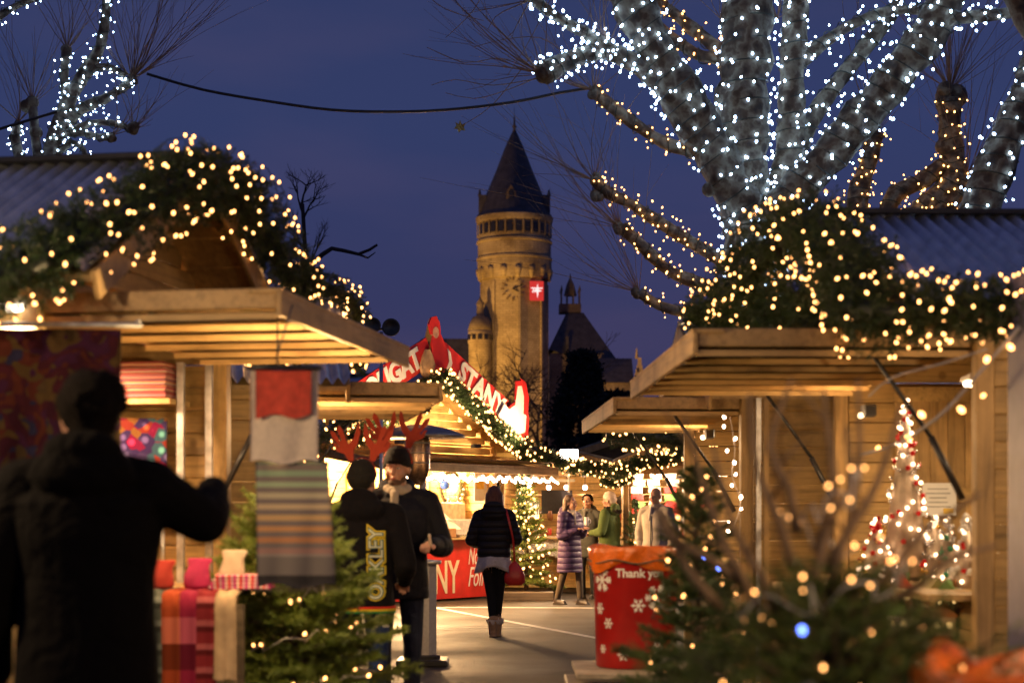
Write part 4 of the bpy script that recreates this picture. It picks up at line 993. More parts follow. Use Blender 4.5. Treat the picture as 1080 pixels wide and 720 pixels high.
fir('small fir in the dark gap left of the far right hut',B5,1.3,.35,40,M['firdark'],43,twn=6,per=12,nlen=.05,nw=.009)
# vertical icicle chain near mid right
t=thing('string_light','chain of pale pinkish bulbs hanging down past the second right flap','string lights',P(770,440,11.6),0)
pp=resample([P(768,440,11.6),P(773,475,11.5),P(770,500,11.4),P(779,530,11.3),P(770,560,11.2)],.04)
b=MB(); b.tube([p-pp[0] for p in pp],.003,5,False); b.build('cable',M['wirew'],t)
bulbs(t,[p+Vector((rnd.uniform(-.04,.04),rnd.uniform(-.03,.03),0)) for p in pp[::2]],M['pinkw'],.010)
# festoon on near right hut
t=thing('string_light','pale cable with large bulbs looping from the right corner post to the hut eave','string lights',P(1075,345,6.6),0)
pp=resample([P(1085,345,6.6),P(1050,385,6.65),P(1010,430,6.7),P(985,450,6.8),P(955,468,7.2),P(915,480,7.6)],.05)
b=MB(); b.tube([p-pp[0] for p in pp],.006,6,False); b.tube([Vector(p)-pp[0] for p in resample([P(925,418,7.6),P(950,398,7.5),P(1000,384,7.4),P(1050,368,7.3)],.05)],.004,6,False); b.build('cable',M['wirepale'],t,True)
bulbs(t,[P(1041,379,6.65),P(1066,366,6.6),P(1037,417,6.65),P(1014,432,6.7),P(972,437,6.9),P(958,462,7.2),P(926,473,7.5)],W,.011)

# ---------------------------------------------------------------- plane trees with wrapped limbs
def shoots(root, origin, p, d, n, Lm, mt, r00=.006, spread=1.0):
    b=MB()
    for k in range(n):
        v=(Vector(d).normalized()*.7+Vector((rnd.gauss(0,1),rnd.gauss(0,1)*.7,abs(rnd.gauss(0,.8))))*.6*spread).normalized()
        ln=Lm*rnd.uniform(.45,1.15); r0=r00*rnd.uniform(.6,1.25); c=Vector((rnd.uniform(-.9,.9),rnd.uniform(-.3,.3),rnd.uniform(-.3,1.3)))*ln*.6; wv=Vector((rnd.uniform(-1,1),0,rnd.uniform(-1,1)))*ln*.035; wf=rnd.uniform(5,10)
        pts=[Vector(p)+v*ln*s+c*s*s+wv*math.sin(wf*s)*s for s in (0,.2,.4,.6,.8,1)]
        b.tube([q-origin for q in pts],[r0,r0*.8,r0*.65,r0*.5,r0*.4,r0*.25],4,False)
        if rnd.random()<.65:
            q=pts[3]; v2=(v+Vector((rnd.uniform(-.6,.6),0,rnd.uniform(-.2,.6)))).normalized(); b.tube([q-origin,q+v2*ln*.22-origin,q+v2*ln*.4-origin],[r0*.45,r0*.3,r0*.2],4,False)
    return b.build('shoot_fan',mt,root,True)
def limb(root, origin, px, D, r, name='limb', knobs=()):
    pts=[P(x,y,D+(dz)) for (x,y,dz) in px]; p,rr=resample_r(pts,r,.10)
    rr=[q*(1+.06*math.sin(i*1.7)+.05*math.sin(i*.6+1)) for i,q in enumerate(rr)]
    b=MB(); b.tube([q-origin for q in p],rr,18)
    cen=[q-origin for q in p]
    for vi in range(18*len(p)):
        v=Vector(b.v[vi]); c=cen[vi//18]; nz=noise.fractal(v*4.5,1,2,3); b.v[vi]=tuple(c+(v-c)*(1+.22*nz))
    for k in knobs:
        c,R_=k
        for j in range(5): b.ell(Vector(c)-origin+Vector((rnd.uniform(-1,1),rnd.uniform(-1,1),rnd.uniform(-1,1)))*R_*.5,R_*rnd.uniform(.6,.95),n=9,m=6)
    b.build(name,M['plane'],root,True); return p,rr
def wrap(label, p, rr, nb, m, r, turns, group, cable=True, jitter=.5, start=0.0):
    root=thing('string_light',label,'string lights',p[0],0,group)
    n=len(p); N_=int(turns*14); hp=[]
    for k in range(N_+1):
        f=k/N_*(n-1.001); i=int(f); g=f-i; c=p[i].lerp(p[i+1],g); R_=rr[i]*(1-g)+rr[i+1]*g+.008
        t=(p[i+1]-p[i]).normalized(); u=t.orthogonal().normalized(); u=(Vector((0,1,0))-t*t.y).normalized(); w_=t.cross(u)
        a=2*PI*turns*k/N_; hp.append(c+(u*math.cos(a)+w_*math.sin(a))*(R_+rnd.uniform(0,.01)))
    b=MB(); b.tube([q-p[0] for q in hp],.006,4,False); b.build('cable',M['wire'],root)
    bl=[]
    for k in range(nb):
        f=min(N_-1.01,(k+1.6*rnd.random())/nb*(N_-1)); i=int(f); q=hp[i].lerp(hp[i+1],f-i); c_=p[min(n-1,int(f/N_*n))]
        out=(q-c_).normalized(); bl.append(q+out*rnd.uniform(.005,.05)+Vector((rnd.uniform(-.03,.03),0,rnd.uniform(-.04,.05))))
    bulbs(root,bl,m,r); return root
DB=16.2
rootv=Vector(P(795,340,DB)); rootv.z=0
pt=thing('plane_tree','huge pollarded plane tree wrapped in cold white bulbs behind the right huts','tree',rootv)
limbs=[
 ('main trunk of the huge tree',[(792,620,0),(793,420,0),(790,300,0),(787,220,0),(783,120,.0),(788,40,0),(792,-70,.1)],[.30,.27,.26,.27,.29,.27,.25],250,22,()),
 ('right twin stem close beside the main trunk',[(805,290,.1),(822,215,.1),(834,140,.1),(836,60,.1),(842,-60,.1)],[.20,.18,.16,.15,.14],130,18,()),
 ('thick limb leaning to the upper left',[(785,225,-.1),(755,165,-.2),(715,95,-.3),(675,20,-.4),(640,-60,-.5)],[.24,.25,.25,.23,.22],150,18,()),
 ('thick limb leaning to the upper right',[(805,235,-.1),(850,190,-.2),(895,140,-.3),(940,85,-.4),(985,25,-.5),(1015,-50,-.6)],[.20,.22,.22,.22,.22,.20],160,20,()),
 ('slim dark limb between the trunk and the right limb',[(812,230,.2),(835,180,.3),(860,120,.4),(905,60,.6),(945,5,.8),(960,-40,.9)],[.12,.11,.10,.10,.09,.09],70,14,()),
 ('knobbly side branch at the upper left',[(705,95,-.3),(675,70,-.4),(640,55,-.5),(605,62,-.6),(572,78,-.7)],[.13,.11,.10,.10,.12],100,12,((P(572,78,DB-.7),.08),)),
 ('short branch at the top left corner of the crown',[(650,58,-.5),(622,38,-.6),(590,20,-.7),(556,-5,-.8)],[.08,.07,.06,.06],50,9,()),
 ('thin branch from the twin stem rising right',[(838,70,.1),(865,48,.1),(900,25,.1),(940,12,.1),(975,10,.1)],[.09,.08,.07,.06,.06],50,10,()),
 ('thin branch crossing at the top right',[(975,30,-.5),(1010,20,-.6),(1050,16,-.6),(1095,10,-.6)],[.08,.07,.07,.06],34,8,()),
]
for nm,px,r,nb,tu,kn in limbs:
    r=[q*(.86 if nm.startswith('main') else .80) for q in r]
    p,rr=limb(pt,rootv,px,DB,r,'trunk' if nm.startswith('main') else 'limb',kn)
    if nm.startswith('main'):
        i0=next(i for i,q in enumerate(p) if q.z>2.6); p=p[i0:];rr=rr[i0:]
    wrap('cold white bulbs round the '+nm,p,rr,int(nb*1.25),M['cool'],.0108,tu,'cold white strings on the plane tree')
b=MB()
for c,R_ in ((P(748,200,DB-.2),.07),): b.ell(c-rootv,R_)
b.build('burl',M['plane'],pt,True)
TW=mat('thin shoots',(.26,.155,.085),.8,0,.2,10)
for c,d,n,l in ((P(572,78,DB-.7),(-1,0,.1),26,1.1),(P(640,50,DB-.5),(-.3,0,1),8,.8),(P(560,0,DB-.8),(-.6,0,-.2),10,.9)): shoots(pt,rootv,c,d,n,l,TW)
for k in range(3):
    shoots(pt,rootv,P(700+60*k,20,DB),(0,0,1),6,1,TW)
# warm limbs
wl=[('top warm branch left of the trunk',[(770,60,.3),(740,38,.4),(712,15,.5),(680,-12,.6)],[.09,.08,.07,.06],34,()),
 ('second warm branch left of the trunk',[(772,62,.3),(742,60,.4),(715,45,.5),(690,22,.6),(672,5,.6)],[.08,.07,.07,.06,.05],36,()),
 ('warm branch ending in a round knob below the cable end',[(765,182,.3),(735,162,.4),(700,150,.4),(668,130,.4),(645,112,.4),(626,96,.4)],[.09,.085,.08,.075,.07,.08],52,(P(626,97,DB+.4),)),
 ('long warm branch ending in a double knob',[(775,285,.3),(740,262,.4),(700,238,.4),(665,215,.4),(640,203,.4),(627,190,.4)],[.08,.08,.075,.07,.07,.08],84,(P(627,188,DB+.4),P(630,208,DB+.4))),
 ('warm branch with a knob level with the tower clock band',[(775,312,.3),(735,298,.4),(705,285,.4),(680,262,.4),(655,240,.4)],[.08,.08,.075,.07,.085],56,(P(653,240,DB+.4),)),
 ('lowest warm branch just above the right gable garland',[(760,338,.3),(725,330,.4),(695,322,.4),(674,308,.4)],[.08,.07,.06,.07],34,(P(673,309,DB+.4),))]
for nm,px,r,nb,kn in wl:
    p,rr=limb(pt,rootv,px,DB,[q*.78 for q in r],'limb',[(k,.062) for k in kn])
    wrap('warm bulbs wound round the '+nm,p,rr,nb,WF,.0085,max(5,nb//6),'warm strings on the plane tree')
    d=(p[-1]-p[-3]).normalized()
    shoots(pt,rootv,p[-1],(d.x,0,.25),20,1.25,TW,.005,1.1)
# second tree, warm limbs at the right
r2=Vector(P(950,340,19)); r2.z=0
p2=thing('plane_tree','smaller pollarded tree with warm bulbs seen over the nearest right roof','tree',r2)
limb(p2,r2,[(930,560,0),(932,400,0),(935,290,0),(936,240,0)],19,[.22,.2,.18,.17],'trunk')
for nm,px,r,nb,kn in [
 ('middle forking limb reaching the big knob',[(940,250,0),(975,218,0),(1005,185,0),(1002,140,0),(1002,105,0)],[.12,.12,.13,.12,.14],90,((P(1002,102,19),.15),(P(1000,150,19),.12))),
 ('short upright limb beside the right gable garland',[(915,250,0),(905,215,0),(915,175,0),(925,140,0)],[.12,.12,.10,.09],60,()),
 ('inner limb curving to the fork',[(925,250,0),(945,205,0),(975,190,0),(1000,170,0)],[.10,.10,.09,.09],46,()),
 ('outer low limb by the roof ridge',[(960,252,0),(995,220,0),(1020,190,0)],[.13,.12,.10],36,()),
 ('high thin limb behind the white one',[(905,150,0),(925,95,0),(960,55,0),(965,30,0)],[.07,.06,.06,.05],22,())]:
    p,rr=limb(p2,r2,px,19,r,'limb',kn); wrap('warm bulbs wound round the '+nm,p,rr,nb,WF,.0095,max(6,nb//6),'warm strings on the smaller right tree')
for c,n in ((P(1002,95,19),46),(P(1020,185,19),20),(P(925,140,19),10)): shoots(p2,r2,c,(0.1,0,.9),n,1.6,TW,.006,1.2)
# third: white limb at far right
r3=Vector(P(1015,340,15)); r3.z=0
p3=thing('plane_tree','leaning tree with cold white bulbs at the right edge of the picture','tree',r3)
p,rr=limb(p3,r3,[(1000,600,0),(1003,400,0),(1015,280,0),(1035,215,0),(1060,150,0),(1090,85,0),(1110,30,0)],15,[.2,.19,.18,.17,.16,.15,.14],'trunk')
i0=next(i for i,q in enumerate(p) if q.z>3.0)
wrap('cold white bulbs wound round the leaning stem at the right edge',p[i0:],rr[i0:],130,M['cool'],.0105,18,'cold white strings on the leaning tree')
p,rr=limb(p3,r3,[(1103,60,0),(1080,20,0),(1060,-20,0)],15,[.1,.09,.08]); 
# left tree
r4=Vector(P(45,340,18)); r4.z=0
p4=thing('plane_tree','pollarded tree with cold white bulbs above the nearest left roof','tree',r4)
limb(p4,r4,[(44,640,0),(45,400,0),(46,230,0),(48,180,0)],18,[.2,.18,.15,.14],'trunk')
LL=[('main left limb rising to the picture top',[(48,185,0),(60,135,0),(84,85,0),(105,50,0),(113,0,0),(116,-30,0)],[.13,.11,.10,.08,.07,.06],90,()),
 ('upright limb with a dark knob',[(58,150,0),(70,115,0),(68,80,0),(70,55,0)],[.09,.08,.07,.07],44,(P(71,52,18),)),
 ('limb reaching the large fan of shoots',[(62,140,0),(85,115,0),(110,105,0),(130,92,0),(139,84,0)],[.09,.08,.07,.07,.07],56,(P(139,84,18),)),
 ('curved branch above the fan limb',[(80,90,0),(100,72,0),(118,72,0),(132,80,0)],[.06,.05,.05,.05],18,()),
 ('low branch ending in a dark knob',[(68,140,0),(88,140,0),(105,145,0),(117,144,0)],[.06,.05,.05,.06],16,(P(118,143,18),)),
 ('middle low branch',[(75,140,0),(95,130,0),(118,130,0),(139,136,0)],[.06,.05,.05,.05],16,(P(140,136,18),)),
 ('drooping twig low over the roof',[(55,168,0),(75,150,0),(88,158,0),(92,172,0)],[.05,.04,.04,.03],18,()),
 ('small far left stem',[(22,190,0),(20,165,0),(16,145,0),(20,128,0)],[.10,.08,.07,.06],34,()),
 ('branch in the top left corner',[(-12,25,0),(10,10,0),(40,-4,0)],[.06,.05,.05],20,())]
for nm,px,r,nb,kn in LL:
    r=[q*.72 for q in r]; p,rr=limb(p4,r4,px,18,r,'limb',[(k,.06) for k in kn]); wrap('cold white bulbs round the '+nm,p,rr,nb,M['cool'],.0080,max(4,nb//6),'cold white strings on the left tree')
for c,d,n,l in ((P(139,84,18),(.6,0,.8),46,1.35),(P(71,52,18),(.1,0,1),18,.9),(P(118,143,18),(.8,0,.1),8,.5),(P(140,136,18),(.8,0,.5),12,.7),(P(116,0,18),(.7,0,.6),18,1.0),(P(20,128,18),(0,0,1),10,.9),(P(34,108,18),(0,0,1),16,.8)):
    shoots(p4,r4,c,d,n,l,TW,.0055)
b=MB()
for x,y in((34,108),(28,112),(38,140)): b.ell(P(x,y,18)-r4,.07)
b.tube([P(44,190,18)-r4,P(38,150,18)-r4,P(34,108,18)-r4],[.06,.05,.05],7); b.build('limb',M['plane'],p4,True)
# extra shoots across the top centre with a leaf
for a in ([(600,-40),(560,40),(535,80)],[(520,-30),(500,10),(470,40)],[(445,-10),(470,10),(510,22)],[(560,60),(520,110),(488,132)],[(600,60),(570,40),(530,42),(500,50)],[(572,80),(530,62),(490,66),(450,50)],[(572,82),(520,90),(480,84),(455,90)],[(575,78),(535,95),(500,104),(470,98)]):
    b=MB(); p=resample([P(x,y,17) for x,y in a],.1); b.tube([q-rootv for q in p],[.006-.003*i/len(p) for i in range(len(p))],4,False); b.build('shoot',TW,pt,True)
b=MB(); b.add([(0,0,.07),(.02,0,.025),(.06,0,.04),(.04,.01,.0),(.055,.01,-.035),(.012,.01,-.03),(-.01,0,-.06),(-.025,0,-.02),(-.06,0,-.02),(-.035,0,.015),(-.045,0,.05),(-.012,0,.03)],[tuple(range(12))]); lf=b.build('leaf',mat('withered leaf',(.30,.22,.06),.7),pt); lf.location=P(485,134,17)-rootv
# bare trees
def bare(label, base, H, r, seed, depth=5, mt=None, lean=(0,0), spread=.55, first=.35, up=.25):
    rs=random.Random(seed); t=thing('bare_tree',label,'bare tree',base); tr=MB(); tw=MB()
    def grow(p,d,ln,r_,k):
        n=4; pts=[p]; 
        for i in range(n):
            d=(d+Vector((rs.gauss(0,.13),rs.gauss(0,.13),rs.gauss(0,.07)+up*.06))).normalized(); pts.append(pts[-1]+d*ln/n)
        (tr if k>=depth-1 else tw).tube(pts,[r_*(1-.4*i/n) for i in range(n+1)],6 if k>2 else 4,False)
        if k==0: return
        for q in range(rs.choice((2,3,3))):
            dd=(d+Vector((rs.gauss(0,spread),rs.gauss(0,spread),rs.gauss(0,spread*.6)+up*.3))).normalized()
            grow(pts[rs.choice((2,3,4,4))],dd,ln*rs.uniform(.6,.85),r_*.66,k-1)
    grow(Vector((0,0,0)),Vector((lean[0],lean[1],1)).normalized(),H*first,r,depth)
    m_=mt or M['bark']
    tr.build('trunk',m_,t,True); tw.build('crown',m_,t,True); return t
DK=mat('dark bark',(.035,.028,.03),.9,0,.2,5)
q=P(322,545,40); q.z=0
t=thing('bare_tree','slender bare tree rising behind the left garland against the sky','bare tree',q)
b=MB(); p=resample([P(323,545,40),P(322,400,40),P(323,300,40),P(321,250,40),P(319,215,40)],.3); n_=len(p)
b.tube([v-q for v in p],[.11-.07*i/n_ for i in range(n_)],7); b.build('trunk',DK,t,True)
rs=random.Random(8)
def twigs(a,d,ln,r_,k,mb_):
    pts=[a]; 
    for i in range(4):
        d=(d+Vector((rs.gauss(0,.16),rs.gauss(0,.1),rs.gauss(0,.08)+.03))).normalized(); pts.append(pts[-1]+d*ln/4)
    mb_.tube(pts,[r_,r_*.85,r_*.7,r_*.55,r_*.4],5 if k>1 else 4,False)
    if k:
        for j in (2,3,4,4):
            dd=(d+Vector((rs.gauss(0,.55),rs.gauss(0,.3),rs.gauss(0,.3)+.15))).normalized(); twigs(pts[j],dd,ln*rs.uniform(.5,.75),r_*.5,k-1,mb_)
for (x,y,dx,dz,ln) in ((319,218,-.1,1,.55),(320,235,.5,.8,.6),(322,262,-.8,.6,.55),(322,285,.7,.7,.55),(320,225,-.5,.8,.5),(322,300,-.9,.5,.4)):
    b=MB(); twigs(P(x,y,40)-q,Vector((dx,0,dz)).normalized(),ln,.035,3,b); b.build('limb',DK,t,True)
b=MB(); p=resample([P(300,300,36),P(330,278,36),P(350,262,36),P(378,268,36),P(398,258,36)],.2); o_=p[0]
b.tube([v-o_ for v in p],[.07*(1-.7*i/len(p)) for i in range(len(p))],6); b.tube([P(378,268,36)-o_,P(388,272,36)-o_,P(396,266,36)-o_],[.03,.02,.01],5)
o=b.build('bare_branch',DK,[x for x in bpy.data.objects if x.get('category')=='bare tree'][-1],True); o.location=Vector(o_)-q
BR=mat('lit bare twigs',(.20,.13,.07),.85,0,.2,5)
for i,(px,pyt,D,sd,lb) in enumerate(((520,382,95,5,'bare spreading tree in front of the tower foot'),(572,388,90,9,'bare spreading tree right of the tower foot'),(548,400,80,14,'low bare tree just above the STANY board end'))):
    q=P(px,545,D); q.z=0; zt=P(px,pyt,D).z
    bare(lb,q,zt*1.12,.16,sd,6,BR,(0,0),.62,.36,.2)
def conifer(label,px,pyt,D,Rm,seed,m,n=500,shape=1.0):
    rs=random.Random(seed); q=P(px,545,D); q.z=0; H=P(px,pyt,D).z; t=thing('conifer',label,'conifer',q)
    b=MB(); b.tube([(0,0,0),(0,0,H*.9)],[.25,.05],8); b.build('trunk',DK,t)
    A=[];B=[]
    for k in range(n):
        f=rs.random()**.8; a=rs.uniform(0,2*PI); rr=Rm*(1-f**shape*.92)*rs.uniform(.3,1.08); c=Vector((rr*math.cos(a),rr*math.sin(a),H*(.06+.92*f)))
        for j in range(3):
            A.append(tuple(c)); B.append(tuple(c+Vector((math.cos(a)*.8+rs.uniform(-.8,.8),math.sin(a)*.8+rs.uniform(-.8,.8),rs.uniform(-.3,.5)))*Rm*.2))
    link('crown',quads_mesh('crown',twig_needles(np.array(A),np.array(B),9,Rm*.13,Rm*.05,1.0)),m,t); return t
DKL=leafmat('night conifer',(.008,.014,.012),(.018,.028,.02),.8,0)
conifer('black conifer clump in front of the pyramid roof',613,368,75,1.7,1,DKL,900,2.2)
conifer('black conifer filling the gap right of the clump',650,412,72,2.0,2,DKL,800,2.4)
conifer('dark conifer low behind the far right hut',700,430,66,2.4,4,DKL,800,2.6)
conifer('dark conifer behind the nougat hut ridge',470,420,70,2.2,6,DKL,700,2.6)
# hanging cables
for i,(a,lb) in enumerate((([(155,78),(215,95),(290,108),(350,116),(410,118),(470,116),(540,108),(590,98),(622,93)],'long black cable sagging between the left and right plane trees'),([(-20,142),(20,130),(60,118)],'short black cable leaving the left tree'))):
    p=resample([P(x,y,17) for x,y in a],.15); b=MB(); b.tube([v-p[0] for v in p],.014,6,False); o=b.build('overhead_cable',M['black'],None,True); o.location=p[0]; tag(o,lb,'cable')
# ---------------------------------------------------------------- tower and old buildings behind
def stone(name,col,bs=1.2,mort=.6):
    m,nt,b=newmat(name); tc=N(nt,'ShaderNodeTexCoord')
    sp=N(nt,'ShaderNodeSeparateXYZ'); nt.links.new(tc.outputs['Object'],sp.inputs[0]); ad=N(nt,'ShaderNodeMath',operation='ADD'); nt.links.new(sp.outputs['X'],ad.inputs[0]); nt.links.new(sp.outputs['Y'],ad.inputs[1])
    cb=N(nt,'ShaderNodeCombineXYZ'); nt.links.new(ad.outputs[0],cb.inputs[0]); nt.links.new(sp.outputs['Z'],cb.inputs[1])
    br=N(nt,'ShaderNodeTexBrick'); br.inputs['Scale'].default_value=bs; br.inputs['Color1'].default_value=c4(col); br.inputs['Color2'].default_value=c4([x*.78 for x in col]); br.inputs['Mortar'].default_value=c4([x*.5 for x in col]); br.inputs['Mortar Size'].default_value=.015
    nt.links.new(cb.outputs[0],br.inputs['Vector'])
    no=N(nt,'ShaderNodeTexNoise'); no.inputs['Scale'].default_value=.35; no.inputs['Detail'].default_value=6; nt.links.new(tc.outputs['Object'],no.inputs['Vector'])
    mx=N(nt,'ShaderNodeMix',data_type='RGBA',blend_type='MULTIPLY'); mx.inputs[0].default_value=1; nt.links.new(br.outputs[0],mx.inputs[6]); nt.links.new(ramp(nt,no.outputs['Fac'],[(.3,(.55,.5,.45)),(.6,(1.1,1.1,1.1))]),mx.inputs[7]); nt.links.new(mx.outputs[2],b.inputs['Base Color']); b.inputs['Roughness'].default_value=.9
    return m
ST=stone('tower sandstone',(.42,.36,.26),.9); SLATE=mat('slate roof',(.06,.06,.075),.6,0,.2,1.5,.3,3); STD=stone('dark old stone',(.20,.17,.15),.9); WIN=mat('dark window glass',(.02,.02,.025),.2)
TD=200.0; k_=TD/1800.0
def wx(px): return (px-540)*k_
def wz(py): return EYE+(545-py)*k_
cx=wx(542.5)
t=thing('clock_tower','tall floodlit stone tower with clock, red emblem panel and dark spired roof','tower',(cx,TD,0))
r0=36*k_
def octa(b,r,z0,z1,r1=None,n=8,ph=0):
    r1=r1 or r; vs=[(r*math.cos(ph+2*PI*i/n),r*math.sin(ph+2*PI*i/n),z0) for i in range(n)]+[(r1*math.cos(ph+2*PI*i/n),r1*math.sin(ph+2*PI*i/n),z1) for i in range(n)]
    b.add(vs,[tuple(range(n))[::-1],tuple(range(n,2*n))]+[(i,(i+1)%n,(i+1)%n+n,i+n) for i in range(n)])
b=MB(); 
b.loft([(0,0,0,r0*.98,r0*.98),(0,0,wz(287),r0*.98,r0*.98)],8,2); 
# rotate polygon so one wide face looks slightly left and another to the right
b.v=[(v[0]*math.cos(R(8))-v[1]*math.sin(R(8)),v[0]*math.sin(R(8))+v[1]*math.cos(R(8)),v[2]) for v in b.v]
b.build('shaft',ST,t)
b=MB()
prof=[(36.5,296),(38.2,288),(39.2,282),(39.2,276),(40,275.5),(40,273.5),(38.6,273),(38.6,258),(40,257.5),(40,255.5),(38.3,255),(38.3,252),(38.3,251)]
b.lathe([(a*k_,wz(y)) for a,y in prof],n=48); b.build('gallery_base',ST,t)
b=MB(); b.lathe([(38.0*k_,wz(251)),(38.0*k_,wz(237))],n=48); b.build('gallery',ST,t)
b=MB(); b.lathe([(39.5*k_,wz(237)),(40.5*k_,wz(234)),(41*k_,wz(231)),(40*k_,wz(230))],n=48); b.build('cornice',ST,t)
for i in range(26):
    a=2*PI*i/26; f=thing  # window ring
    w_=MB(); rot=Matrix.Rotation(a,3,'Z'); w_.box(rot@Vector((38.05*k_,0,wz(244.5))),(.25,.62,1.15),rot); w_.build('window',WIN,t)
    c=MB(); c.box(rot@Vector((38.3*k_,0,wz(244))),(.01,.01,.01),rot)
    a2=a+PI/26; rot=Matrix.Rotation(a2,3,'Z'); c=MB(); c.box(rot@Vector((38.2*k_,0,wz(244))),(.35,.16,1.5),rot); c.build('colonnette',ST,t)
for i in range(16):
    a=2*PI*i/16+.1; rot=Matrix.Rotation(a,3,'Z'); c=MB(); c.lathe([(.12,wz(297)),(.4,wz(289)),(.45,wz(285))],rot@Vector((37.0*k_,0,0)),8); c.build('corbel',ST,t,True)
for i in range(8):
    a=2*PI*i/8+R(8); rot=Matrix.Rotation(a,3,'Z'); c=MB(); c.box(rot@Vector((r0*.975,0,wz(420))),(.25,.3,wz(300)-wz(540)),rot); c.build('corner_shaft',ST,t)
b=MB(); b.lathe([(40.5*k_,wz(230)),(38.0*k_,wz(226)),(31*k_,wz(208)),(20*k_,wz(182)),(10*k_,wz(156)),(3.2*k_,wz(141)),(1.6*k_,wz(139))],n=40); b.build('spire_roof',SLATE,t)
b=MB(); b.lathe([(1.5*k_,wz(141)),(2.3*k_,wz(139.5)),(1.2*k_,wz(136)),(2.6*k_,wz(134)),(1.0*k_,wz(131)),(.9*k_,wz(125)),(.35*k_,wz(122)),(.15*k_,wz(113))],n=12); b.build('finial',SLATE,t,True)
for s in(-1,1):
    b=MB(); b.box((s*33.5*k_,0,wz(219)),(8*k_,3,wz(207)-wz(229))); b.lathe([(.25,wz(207)),(.08,wz(200))],(s*36.5*k_,0,0),8); b.build('side_dormer',SLATE,t)
dz=MB(); yy=-math.sqrt(max(0,(33*k_)**2)); dz.prism([(-5*k_,wz(222)),(5*k_,wz(222)),(5*k_,wz(209)),(0,wz(201)),(-5*k_,wz(209))],1.2,Matrix.Translation((-3.5*k_,yy+.6,0))); do=dz.build('dormer',STD,t)
w_=MB(); w_.box((-3.5*k_,yy-.05,wz(214)),(.5,.2,1.3)); w_.build('pane',WIN,do)
# clock on left-centre face
fa=R(8)-PI/2-R(22.5)+R(22.5)
cl=MB(); Cx,Cy=wx(541)-cx,-r0*.93
for i in range(12):
    a=i*PI/6; rt=Matrix.Rotation(-a,3,'Y'); cl.box(Vector((Cx,Cy-.12,wz(309)))+rt@Vector((0,0,1.18)),(.16,.12,.42),rt)
co_=cl.build('clock_face',mat('dark clock iron',(.15,.105,.06),.8),t)
h=MB(); rt=Matrix.Rotation(R(68),3,'Y'); h.box(Vector((Cx,Cy-.25,wz(309)))+rt@Vector((0,0,.55)),(.12,.08,1.3),rt); rt=Matrix.Rotation(R(115),3,'Y'); h.box(Vector((Cx,Cy-.25,wz(309)))+rt@Vector((0,0,.35)),(.14,.08,.8),rt); h.build('clock_hands',M['black'],co_)
# emblem panel
t_s=thing('emblem_panel','square red lit panel with white emblem hung on the tower','sign',(wx(565.5),TD-r0*.90,wz(311)),R(10))
REDL=emis('lit red panel',(.62,.035,.03),.9,False); WHL=emis('lit white emblem',(1,.75,.72),1.1,False)
b=MB(); b.box((0,0,0),(14.5*k_,.15,20*k_)); b.build('panel',REDL,t_s)
b=MB()
pts=[]
for i in range(8):
    a=PI/2+i*PI/4; rr=(7.5 if i%4==0 else (5.0 if i%2==0 else 1.5))*k_; pts.append((rr*math.cos(a)*.9,rr*math.sin(a)))
b.prism(pts,.1,Matrix.Translation((.8*k_,-.14,0)))
for dx in(-4.5,-2.2): 
    b.bar((dx*k_,-.14,-.2),((dx+1.4)*k_,-.14,.18),.08,.12)
b.bar((-6*k_,-.14,.30),(6*k_,-.14,.30),.08,.12); b.build('emblem',WHL,t_s)
# turret
t=thing('stair_turret','small round stone turret with ribbed dome against the tower','turret',(wx(507),TD-3.2,0))
b=MB(); b.lathe([(12*k_,0),(12*k_,wz(366)),(13*k_,wz(364)),(12.4*k_,wz(356)),(12.8*k_,wz(352))],n=24); b.build('wall',ST,t,True)
b=MB(); b.lathe([(12.8*k_,wz(352)),(11.5*k_,wz(345)),(8*k_,wz(338)),(4*k_,wz(336)),(3.6*k_,wz(326)),(4.3*k_,wz(324)),(1.5*k_,wz(319)),(.3*k_,wz(316))],n=24); b.build('dome',STD,t,True)
for i in range(12):
    a=2*PI*i/12; rot=Matrix.Rotation(a,3,'Z'); c=MB(); c.box(rot@Vector((12.5*k_,0,wz(359))),(.12,.5,.6),rot); c.build('window',WIN,t)
# pyramid roofed hall with lantern
def HX(px,D): return (px-540)*D/1800
D2=212; 
t=thing('old_hall','dark stone hall with steep pyramid roof and open lantern right of the tower','hall',(HX(607,D2),D2,0)); K=D2/1800
def Z2(py): return EYE+(545-py)*K
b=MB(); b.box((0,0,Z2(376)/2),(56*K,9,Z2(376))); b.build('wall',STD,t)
b=MB(); vs=[(-29*K,-4.6,Z2(372)),(52*K,-4.6,Z2(398)),(52*K,4.6,Z2(398)),(-29*K,4.6,Z2(372)),(-10*K,-1.2,Z2(331)),(8*K,-1.2,Z2(331)),(8*K,1.2,Z2(331)),(-10*K,1.2,Z2(331))]
b.add(vs,[(0,1,5,4),(1,2,6,5),(2,3,7,6),(3,0,4,7),(4,5,6,7)]); b.build('roof',SLATE,t)
b=MB(); b.box((-6*K,0,Z2(326)),(23*K,2.6,Z2(322)-Z2(331)))
for x in(-15,-9,-2.5,4):
    for y in(-1.1,1.1): b.box((x*K,y,Z2(318)),(.16,.16,Z2(308)-Z2(328))); b.lathe([(.2,Z2(308)),(.02,Z2(302))],(x*K,y,0),6)
b.lathe([(7*K,Z2(312)),(6*K,Z2(308)),(4*K,Z2(300)),(1.2*K,Z2(294)),(.2*K,Z2(288))],(-5.5*K,0,0),10); b.build('lantern',STD,t)
b=MB(); b.box((-10*K,-4.7,Z2(368)),(3*K,.6,2)); b.build('dormer',SLATE,t)
t=thing('side_wing','dark gabled wing with a stepped stone gable beside the hall','building',(HX(655,205),206,0)); K=205/1800
def Z3(py): return EYE+(545-py)*K
